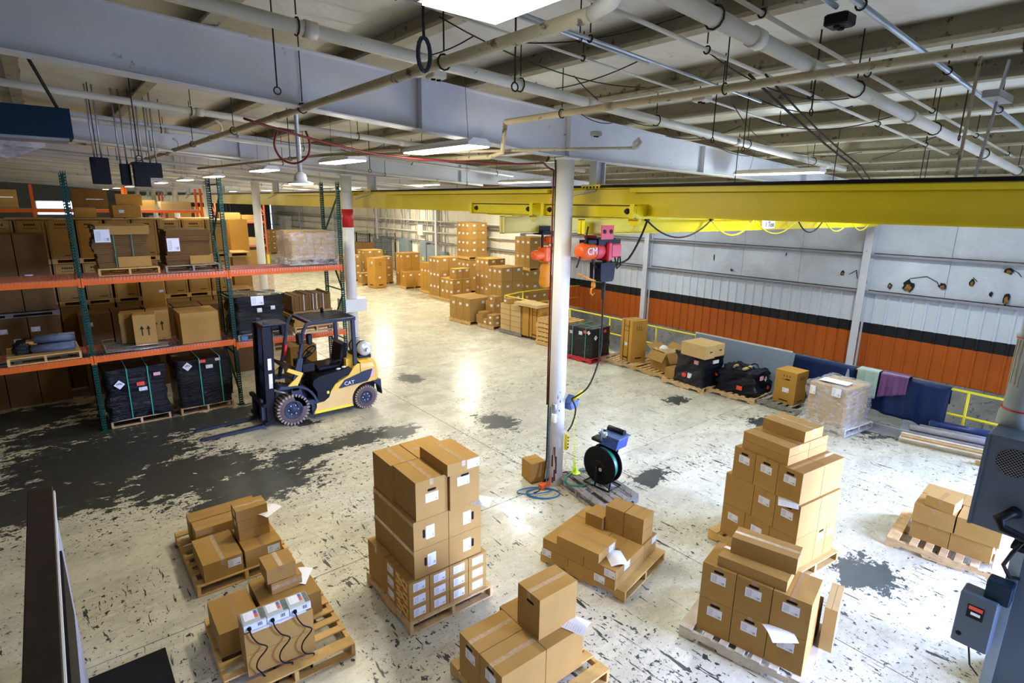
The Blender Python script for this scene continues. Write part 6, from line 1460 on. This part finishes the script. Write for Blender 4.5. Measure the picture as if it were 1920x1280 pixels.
o = wrapped('wrapped_load', 'low torn navy film wrapped load beside the felt panel', 12.22, 5.98, .14, ang(3), .84, .96, .54, 'film_navy', seed=15, amp=.045, sub=12, top_in=.05)
sticker(o, .84, .96, .54, '-y', -.2, .80, .13, .09, 'label_pink'); sticker(o, .84, .96, .54, '-x', .12, .30, .13, .10, 'label_red'); sticker(o, .84, .96, .54, '-y', .3, .25, .08, .08, 'label_red'); diamond(o, .84, .96, .54, '-y', .02, .72, .10)
MB().box(.15, .55, .35, .42, .56, .60).box(.2, .45, .65, .70, .55, .59).build('carton_edge', M['card_pale'], o)
tag(MB().tube([(12.35+.22*math.cos(a), 6.45+.20*math.sin(a), .66+.10*math.sin(a*1.0)+.06*math.sin(2*a)) for a in [2*PI*i/24 for i in range(25)]], .018, 7).tube([(12.75+.2*math.cos(a), 6.4+.16*math.sin(a), .68+.07*math.cos(a*2)) for a in [2*PI*i/24 for i in range(25)]], .016, 7).build('film_loop', M['film_black']), 'loose black film loops on the low wrapped load', 'film')
pallet('pallet under the load with two pale cartons', 11.88, 7.08, ang(0), 1.22, 1.02, 'wood')
o = wrapped('wrapped_load', 'black film wrapped load carrying two pale long cartons', 11.86, 7.12, .14, ang(-6), .70, .84, .76, 'film_navy', seed=16, amp=.03, sub=12)
sticker(o, .7, .84, .76, '-x', .05, .30, .11, .12, 'label'); sticker(o, .7, .84, .76, '-x', -.15, .28, .12, .09, 'label_red'); sticker(o, .7, .84, .76, '-x', .25, .80, .12, .09, 'label_pink'); sticker(o, .7, .84, .76, '-y', .25, .40, .09, .09, 'label_red'); sticker(o, .7, .84, .76, '-y', .1, .82, .20, .08, 'paper')
stack('black load with two pale cartons', 11.66, 6.99, ang(-6), [(0, .36, 0, .72, .92, 1.24, [('H-y', .1, .5)], {'m': 'card_pale', 'label': 'front pale long carton on top of the black wrapped load'}), (.42, .80, .06, .78, .92, 1.22, [('H-y', .1, .5)], {'m': 'card_pale', 'label': 'back pale long carton on top of the black wrapped load'})], seam='y')
stack('black load with two pale cartons', 11.94, 7.98, ang(-3), [(0, .40, 0, .30, .14, .40, [], {'label': 'brown carton poking out at the back of the black load'})])
pallet('pale pallet under the open carton', 12.10, 8.28, ang(-2), 1.22, 1.02, 'wood_y')
t = thing('open_carton', 'open crumpled carton with flaps down on a pale pallet', 'box', (12.60, 8.72, .14), ang(-14))
b = MB(); w, d, h = .52, .62, .50
b.box(-w/2, w/2, -d/2, -d/2+.008, 0, h).box(-w/2, w/2, d/2-.008, d/2, 0, h).box(-w/2, -w/2+.008, -d/2, d/2, 0, h).box(w/2-.008, w/2, -d/2, d/2, 0, h).box(-w/2, w/2, -d/2, d/2, 0, .01); b.build('carton_walls', M['card'], t)
for a, q, nrm in (((-w/2, -d/2, h), (-w/2, d/2, h), (-.14, 0, -.22)), ((-w/2, -d/2, h), (w/2, -d/2, h), (0, -.16, -.24)), ((-w/2, d/2, h), (w/2, d/2, h), (0, .22, .10)), ((w/2, -d/2, h), (w/2, d/2, h), (.20, 0, .14))):
    a, q, nrm = Vector(a), Vector(q), Vector(nrm); bb = MB().quad(tuple(a), tuple(q), tuple(q+nrm), tuple(a+nrm), uv=False); oo = bb.build('carton_flap', M['card'], t); mm = oo.modifiers.new('t', 'SOLIDIFY'); mm.thickness = .006
wrapped('packing_material', None, -.23, -.26, .30, 0, .44, .52, .22, 'card_pale', seed=3, amp=.05, sub=8, parent=t)
MB().lathe([(.02, .50), (.11, .52), (.12, .58), (.05, .64), (.01, .65)], (-.05, .05, 0), n=10).build('bubble_wrap', M['paper'], t)
pallet('pallet under the tall strapped carton', 12.16, 9.50, ang(2), 1.10, 1.0, 'wood')
carton1('tall strapped carton on a pallet beside the black crate', 12.28, 9.66, ang(-14), .52, .50, 1.19, [('L-x', -.0, .42, .9)], strap=True)
t = pallet('red footed pallet under the black strapped crate', 11.62, 10.55, ang(6), .92, .96, 'red_wood')
o = wrapped('wrapped_load', 'black strapped crate with green straps on a red pallet', 11.66, 10.58, .14, ang(6), .88, .86, .86, 'film_black', seed=21, amp=.008, sub=8)
straps(o, .88, .86, .86, (-.30, .25), face='-x', off=.015); straps(o, .88, .86, .86, (-.1,), off=.015); sticker(o, .88, .86, .86, '-x', .22, .88, .10, .08, 'label_red', off=.015); sticker(o, .88, .86, .86, '-x', .03, .82, .12, .10, 'label', off=.016); sticker(o, .88, .86, .86, '-y', .2, .86, .10, .08, 'label_red', off=.015); sticker(o, .88, .86, .86, '-x', -.36, .80, .11, .09, 'label_pink', off=.016); diamond(o, .88, .86, .86, '-y', -.32, .70, .11, .02); diamond(o, .88, .86, .86, '-x', .38, .88, .09, .02)
for i in range(6):                                              # stack of empty pallets behind the column
    pallet('empty pallet, %s from the floor, in the stack behind the column' % ORD[i], 12.05+.02*(i % 2), 12.20-.02*(i % 3), ang(3), 1.15, 1.0, 'wood_y', detail=0, z=.145*i, grp='empty pallets stacked behind the column')
carton1('tall carton with black strap behind the empty pallets', 12.25, 13.45, ang(4), .50, .46, 1.02, [], z=.10, strap=True)
carton1('tall carton left of the strapped one behind the column', 12.20, 13.95, ang(4), .45, .30, .98, [], z=.10, marks=False)
stack('low flat cartons across the tall pair by the column', 12.1, 13.42, ang(4), [(0, .62, 0, 1.1, 1.13, 1.23, [], {'m': 'card_pale', 'label': 'flat pale carton across the tall cartons by the column'})])
pallet('grey pallet under the pale long boxes', 12.14, 14.28, ang(2), 1.15, .85, 'wood_g', detail=0)
bx = []
for j in range(2):
    for k in range(5): bx.append((0, .80, .54*j, .54*j+.52, .14+.185*k, .14+.185*(k+1), [], {'m': 'card_pale'}))
bx += [(0, .4, .62, .9, 1.07, 1.25, [('L-x', -.2, .5, .7)], {'kind': 'small carton'}), (.05, .75, -.1, .25, 1.07, 1.20, [], {'m': 'card_pale', 'kind': 'long thin carton', 'rot': ang(12)})]
stack('pale long box stack', 12.16, 14.33, ang(2), bx, kind='pale long carton', seam='y', gap=.022)
pallet('pallet under the small labelled cartons', 12.06, 15.72, ang(2), .9, .95, 'wood', detail=0)
bx = [(.0, .42, .0, .34, .14+.2*k, .34+.2*k, [('L-x', 0, .5, .8), ('L-y', 0, .5, .8)]) for k in range(2)]+[(0, .42, .36, .60, .14, .34, [('L-x', 0, .5, .8)]), (.0, .42, .62, .98, .14, .46, []), (.45, .8, .0, .5, .14, .48, []), (.45, .85, .5, 1.0, .14, .92, [('L-x', .2, .8, 1), ('L-y', 0, .8, .8)]), (.05, .45, .64, .95, .46, .56, []), (.50, .8, .52, .95, .92, 1.10, [('L-x', 0, .5, .8)])]
stack('small labelled carton group', 12.08, 15.74, ang(2), bx, kind='small carton')
# regular film-wrapped carton stacks: nx along x, ny along y, nz up
def grid(phrase, x, y, rz, w, d, z0, h, nx, ny, nz_, m='card', pal=True, shell=True, lab=.66, holes=False, skip=(), front_tape=True, kind='carton'):
    bx = []; core = MB(); used = 0
    for k in range(nz_):
        for i in range(nx):
            for j in range(ny):
                if shell and i > 0 and j > 0 and k < nz_-1:
                    core.box(w*i/nx+.003, w*(i+1)/nx-.003, d*j/ny+.003, d*(j+1)/ny-.003, z0+h*k/nz_, z0+h*(k+1)/nz_-.003); used = 1; continue
                if (i, j, k) in skip: continue
                it = []
                if i == 0 and lab: it.append(('L-x', .1, lab if k % 2 else .72, .95))
                if j == 0 and lab: it.append(('L-y', .1, lab if k % 2 else .80, .95))
                bx.append((w*i/nx, w*(i+1)/nx, d*j/ny, d*(j+1)/ny, z0+h*k/nz_, z0+h*(k+1)/nz_, it, {'m': m}))
    if used: tag(core.build('rear_cartons', M[m], None, (x, y, 0), rz), 'cartons at the back of %s, behind its front ones' % phrase, 'boxes', None, 'stuff')
    if pal: pallet('pallet beneath %s' % phrase, x-.02, y-.02, rz, d+.04, w+.04, 'wood_y', detail=0, z=z0-.14, grp='pallets under the far carton stacks')
    return stack(phrase, x, y, rz, bx, kind=kind, seam=None, gap=.013)
grid('the short stack before the wall stacks', 11.89, 16.92, ang(4), 1.10, 1.24, .14, .85, 1, 3, 1)
grid('the low double stack', 14.17, 21.50, ang(2), 1.05, 1.05, .14, .92, 2, 3, 2)
grid('the small pair on the low double stack', 14.40, 21.6, ang(2), .8, .5, 1.06, .45, 2, 1, 1, pal=False)
grid('the tall stack behind the low double stack', 14.15, 22.62, ang(0), 1.05, .95, .14, 1.82, 2, 3, 3)
grid('the wide stack left of the wall corner stack', 15.7, 20.85, ang(0), 1.0, 1.05, .14, 1.82, 2, 3, 3)
grid('the big stack nearest the railing end', 14.35, 18.15, ang(0), 1.15, 1.0, .14, 1.75, 2, 3, 3)
grid('the wall corner stack lower load', 16.0, 18.3, ang(0), 1.15, 1.05, .14, 1.50, 2, 3, 3)
grid('the wall corner stack upper load', 16.0, 18.3, ang(0), 1.12, 1.02, 1.78, 1.30, 2, 3, 2, kind='wrapped carton')
grid('the tallest stack lower load', 16.4, 23.4, ang(0), 1.15, 1.1, .14, 1.55, 2, 3, 2)
grid('the tallest stack upper load', 16.4, 23.4, ang(0), 1.12, 1.08, 1.83, 1.70, 2, 3, 4, kind='wrapped carton')
grid('the narrow triple stack', 14.62, 24.25, ang(0), .5, .95, .14, 1.38, 1, 3, 1, m='card_orange')
grid('the orange marked stack', 14.75, 27.25, ang(-2), 1.05, .85, .10, 1.70, 2, 2, 2, m='card_orange', lab=.8)
grid('the low pair before the orange marked stack', 14.38, 26.3, ang(-2), 1.05, .6, .14, .75, 2, 1, 1, m='card_orange')
o = carton1('single tall orange brown carton beyond the red banded column', 13.2, 27.4, ang(10), .72, .70, 1.56, [('L-x', .1, .85, 1.2), ('L-y', -.1, .35, .9)], z=.02)
grid('the labelled stack behind the single tall carton', 14.3, 28.7, ang(5), .65, .6, .12, 1.40, 1, 1, 3, lab=.7)
grid('the small pair left of the single tall carton', 13.1, 28.8, ang(5), .9, .5, .12, .55, 2, 1, 1)
grid('the mixed stack far left by column', 12.9, 30.6, ang(0), 1.0, 1.0, .14, 1.35, 2, 2, 3)
grid('the second mixed stack far by column', 14.4, 31.2, ang(0), 1.2, 1.0, .14, 1.55, 2, 2, 3)
grid('the dark stack by the fence', 14.8, 34.0, ang(0), 1.6, 1.0, .14, 1.8, 2, 1, 3, m='card_dark', lab=0)
grid('the far brown tower beyond the rack', 14.9, 50.8, ang(0), 1.2, 1.2, .14, 1.9, 2, 2, 4, lab=.6)
grid('the far brown low tower beyond the rack', 16.2, 51.0, ang(0), .9, 1.2, .14, 1.5, 2, 2, 3, lab=.6)
tag(MB().chamfer(14.2, 15.3, 21.5, 22.6, 1.96, 1.98, .004).build('flat_lid', M['card_pale']), 'pale cardboard lid among the wall stacks', 'sheet') if False else None

# ================================================================ electric panels, cage, ducts on the far right wall
XW = XR
def cab(label, y0, y1, z0, z1, dp=.28, m='panel_grey', mk=True):
    t = tag(MB().chamfer(XW-dp-.03, XW-.03, y0, y1, z0, z1, .02).build('electric_cabinet', M[m]), label, 'cabinet', 'electric cabinets on the far wall')
    MB().box(XW-dp-.034, XW-dp-.03, y0+.05, y1-.05, z0+.05, z1-.05).build('door', M[m], t)
    if mk: MB().box(XW-dp-.040, XW-dp-.034, (y0+y1)/2-.12, (y0+y1)/2+.12, z0+(z1-z0)*.45, z0+(z1-z0)*.55).build('warning_label', M['rail_yellow'], t)
    return t
cab('wide grey cabinet right of the wire cage', 32.2, 33.4, .2, 2.2); cab('narrow grey cabinet in the middle of the far wall', 31.0, 31.6, .5, 1.9, m='white_col', mk=False)
cab('tall grey cabinet with yellow label on the far wall', 29.0, 29.9, .1, 2.0); cab('second tall grey cabinet beside the labelled one', 30.0, 30.7, .1, 2.15); cab('small grey cabinet right of the tall pair', 27.9, 28.5, .3, 1.7)
cab('white box high on the far wall', 30.5, 31.1, 2.5, 3.15, .2, 'white_col', False); cab('grey cabinet in the wire cage, left', 36.2, 37.2, .3, 2.0); cab('grey cabinet in the wire cage, right', 34.9, 35.8, .3, 2.1)
r_ = random.Random(12)
for i, y in enumerate((28.1, 28.5, 28.9, 29.3, 29.5, 30.0, 30.3, 31.2, 31.5, 32.3, 32.6, 32.9, 33.3, 34.2, 34.9, 35.3, 35.6, 36.4, 37.2, 38.3)):
    tag(MB().tube([(XW-.12-.05*(i % 2), y, 1.6+.3*(i % 3)), (XW-.12-.05*(i % 2), y, 5.0)], .03+.012*(i % 3 == 0), 7).build('riser_conduit', M['pipe'] if i % 3 else M['pipe_blue']), 'vertical conduit on the far wall, %s counted from the tallest stack' % ORD[i], 'conduit', 'riser conduits on the far wall')
t = thing('wire_cage', 'dark wire cage around cabinets by the far wall', 'cage', (16.2, 34.2, 0))
for (a, c) in (((0, 0), (0, 4.0)), ((0, 0), (1.8, 0)), ((0, 4.0), (1.8, 4.0))):
    b = MB(); L_ = max(abs(c[0]-a[0]), abs(c[1]-a[1])); n = int(L_/.10)
    for i in range(n+1):
        p = (a[0]+(c[0]-a[0])*i/n, a[1]+(c[1]-a[1])*i/n); b.bar((*p, .1), (*p, 2.45), .010)
    for z in (.1, .7, 1.3, 1.9, 2.45): b.bar((*a, z), (*c, z), .02)
    for z in [.1+.12*k for k in range(20)]: b.bar((*a, z), (*c, z), .008)
    b.build('mesh_panel', M['wire'], t)
for p in ((0, 0), (0, 2), (0, 4), (1.8, 0)): MB().bar((*p, 0), (*p, 2.5), .06).build('post', M['cat_black'], t)
t = tag(MB().chamfer(XW-.10, XW-.04, 25.6, 27.2, 2.0, 3.4, .01).build('poster_board', M['wall_cream']), 'cream board with a dark picture on the far wall', 'board')
MB().extrude([(26.0, 2.5), (26.8, 2.45), (26.7, 2.8), (26.4, 3.0), (26.1, 2.75)], 'x', XW-.108, XW-.10).build('dark_picture', M['blue_mid'], t)
for i, y in enumerate((24.6, 25.0, 25.3)): tag(MB().chamfer(XW-.09, XW-.04, y, y+.22, 2.1, 3.4, .01).build('hanging_cable_bunch', M['wire']), 'dark bunch of hoses on the far wall, %s from the tallest stack' % ORD[i], 'cable', 'hose bunches on the far wall')
tag(MB().box(XW-.06, XW-.03, 38.6, 42.8, .9, 2.2).build('whiteboard', M['paper']), 'white board on the far wall left of the cage', 'board')
tag(MB().chamfer(XW-.6, XW-.05, 54.5, 56.5, .9, 3.1, .02).build('white_cabinet', M['white_col']), 'white cabinet at the far end of the right wall', 'cabinet')
for z in (3.4, 2.75): tag(MB().tube([(XW-.18, 20.5, z), (XW-.18, 58, z)], .05, 8).build('wall_pipe', M['pipe']), ('upper' if z > 3 else 'lower')+' horizontal pipe along the far right wall', 'pipe', 'pipes on the far wall')

# ================================================================ second rack and the far end
def far_rack(label, xs, y0, y1, lv, h=4.8, m='rack_far', guard=None):
    t = thing('pallet_rack', label, 'rack', (0, 0, 0), 0, 'distant racks')
    for x in xs:
        for y in (y0, y1): MB().box(x-.05, x+.05, y-.04, y+.04, 0, h).build('upright_post', M[m], t)
        b = MB(); z = .3
        while z < h-1: b.bar((x, y0, z), (x, y1, z+.8), .04); b.bar((x, y0, z+.8), (x, y1, z+.8), .04); z += .8
        b.build('brace', M[m], t)
    for a, c in zip(xs, xs[1:]):
        for z in lv:
            for y in (y0, y1): MB().box(a+.05, c-.05, y-.03, y+.03, z-.12, z).build('shelf_beam', M[m], t)
            MB().box(a+.05, c-.05, y0, y1, z+.001, z+.02).build('shelf_deck', M['galv'], t)
    if guard: MB().box(xs[-1]-.09, xs[-1]+.09, y0-.09, y0-.05, 0, .8).box(xs[-1]+.05, xs[-1]+.09, y0-.05, y0+.1, 0, .8).build('post_guard', M['rail_yellow'], t)
    return t
far_rack('orange rack with cartons beyond the printed row', [6.0, 8.9, 11.95], 41.5, 42.7, (1.45, 3.05), guard=1)
r_ = random.Random(21)
k = 0
for x0, w, z, h in ((9.2, .9, 1.47, 1.15), (10.3, 1.0, 1.47, .5), (9.1, 1.3, 3.07, .55), (10.5, 1.3, 3.07, .4), (6.3, 1.2, 1.47, 1.0), (7.6, 1.1, 1.47, .8), (6.2, 1.3, 3.07, .7), (7.7, 1.0, 3.07, .9), (9.2, 1.1, .14, .9), (10.6, 1.0, .14, 1.0)):
    stack('distant orange rack', x0, 41.5, 0, [(0, w, 0, 1.0, 0, h, [], {'label': '%s carton on the distant orange rack behind the column' % ORD[k], 'm': 'card_pale' if k % 3 == 1 else 'card'})], z=z); k += 1
far_rack('orange rack far behind the printed storage row', [-3.0, -.15, 2.95, 5.8], 29.6, 30.7, (3.95,), h=4.9, m='orange')
for i, (x0, w, h, m_, n) in enumerate(((-1.55, .95, .72, 'card_pale', 5), (3.3, .7, .4, 'card', 1), (1.1, 1.2, .8, 'card_dark', 2), (4.2, 1.2, .35, 'card_pale', 3))):
    for q in range(n): stack('far orange rack', x0, 29.7, 0, [(0, w, 0, .9, h*q/n, h*(q+1)/n, [], {'label': '%s box of pile %s on the far orange rack' % (ORD[q], ['one with pale boxes at left', 'of one brown box', 'of dark boxes by the upright', 'of pale flat boxes at right'][i]), 'm': m_})], z=3.97)
far_rack('dark rack of grey rolls far behind', [6.0, 9.0, 12.0], 50.5, 51.7, (1.6, 3.0), h=4.2, m='cat_black')
for i in range(7): tag(MB().tube([(6.3+.05*i, 50.6+.15*i, 3.12+.0*i), (8.6, 50.6+.15*i, 3.12)], .1, 10).build('grey_roll', M['grey_roll']), 'grey roll on the dark far rack, %s from the front' % ORD[i], 'roll', 'grey rolls on the far rack')
for i, (x, y, w, h) in enumerate(((9.3, 50.6, 1.2, 1.1), (10.7, 50.6, 1.0, .8), (6.3, 50.6, 1.2, 1.2))):
    stack('dark far rack', x, y, 0, [(0, w, 0, 1, 0, h, [], {'label': '%s carton on the lower dark far rack' % ORD[i]})], z=1.62)
for i in range(9):
    x = 10.8+.0*i
    pallet('stacked dark pallet %s from the floor, seen past the second upright' % ORD[i], 4.35, 17.3, ang(-8), 1.0, 1.15, 'wood_g' if i % 2 else 'wood_y', detail=0, z=.145*i+1.05*0, grp='pallet pile past the second upright')
stack('film wrapped load past the second upright', 6.7, 26.5, 0, [(0, 1.1, 0, 1.0, .14, 1.5, [], {'m': 'card_pale', 'label': 'pale wrapped load in the aisle before the orange rack'})])
wrapped('stretch_film', 'clear film around the pale aisle load', 6.66, 26.46, .1, 0, 1.18, 1.08, 1.45, 'film_clear', seed=31, amp=.02, flare=.05, sub=7)
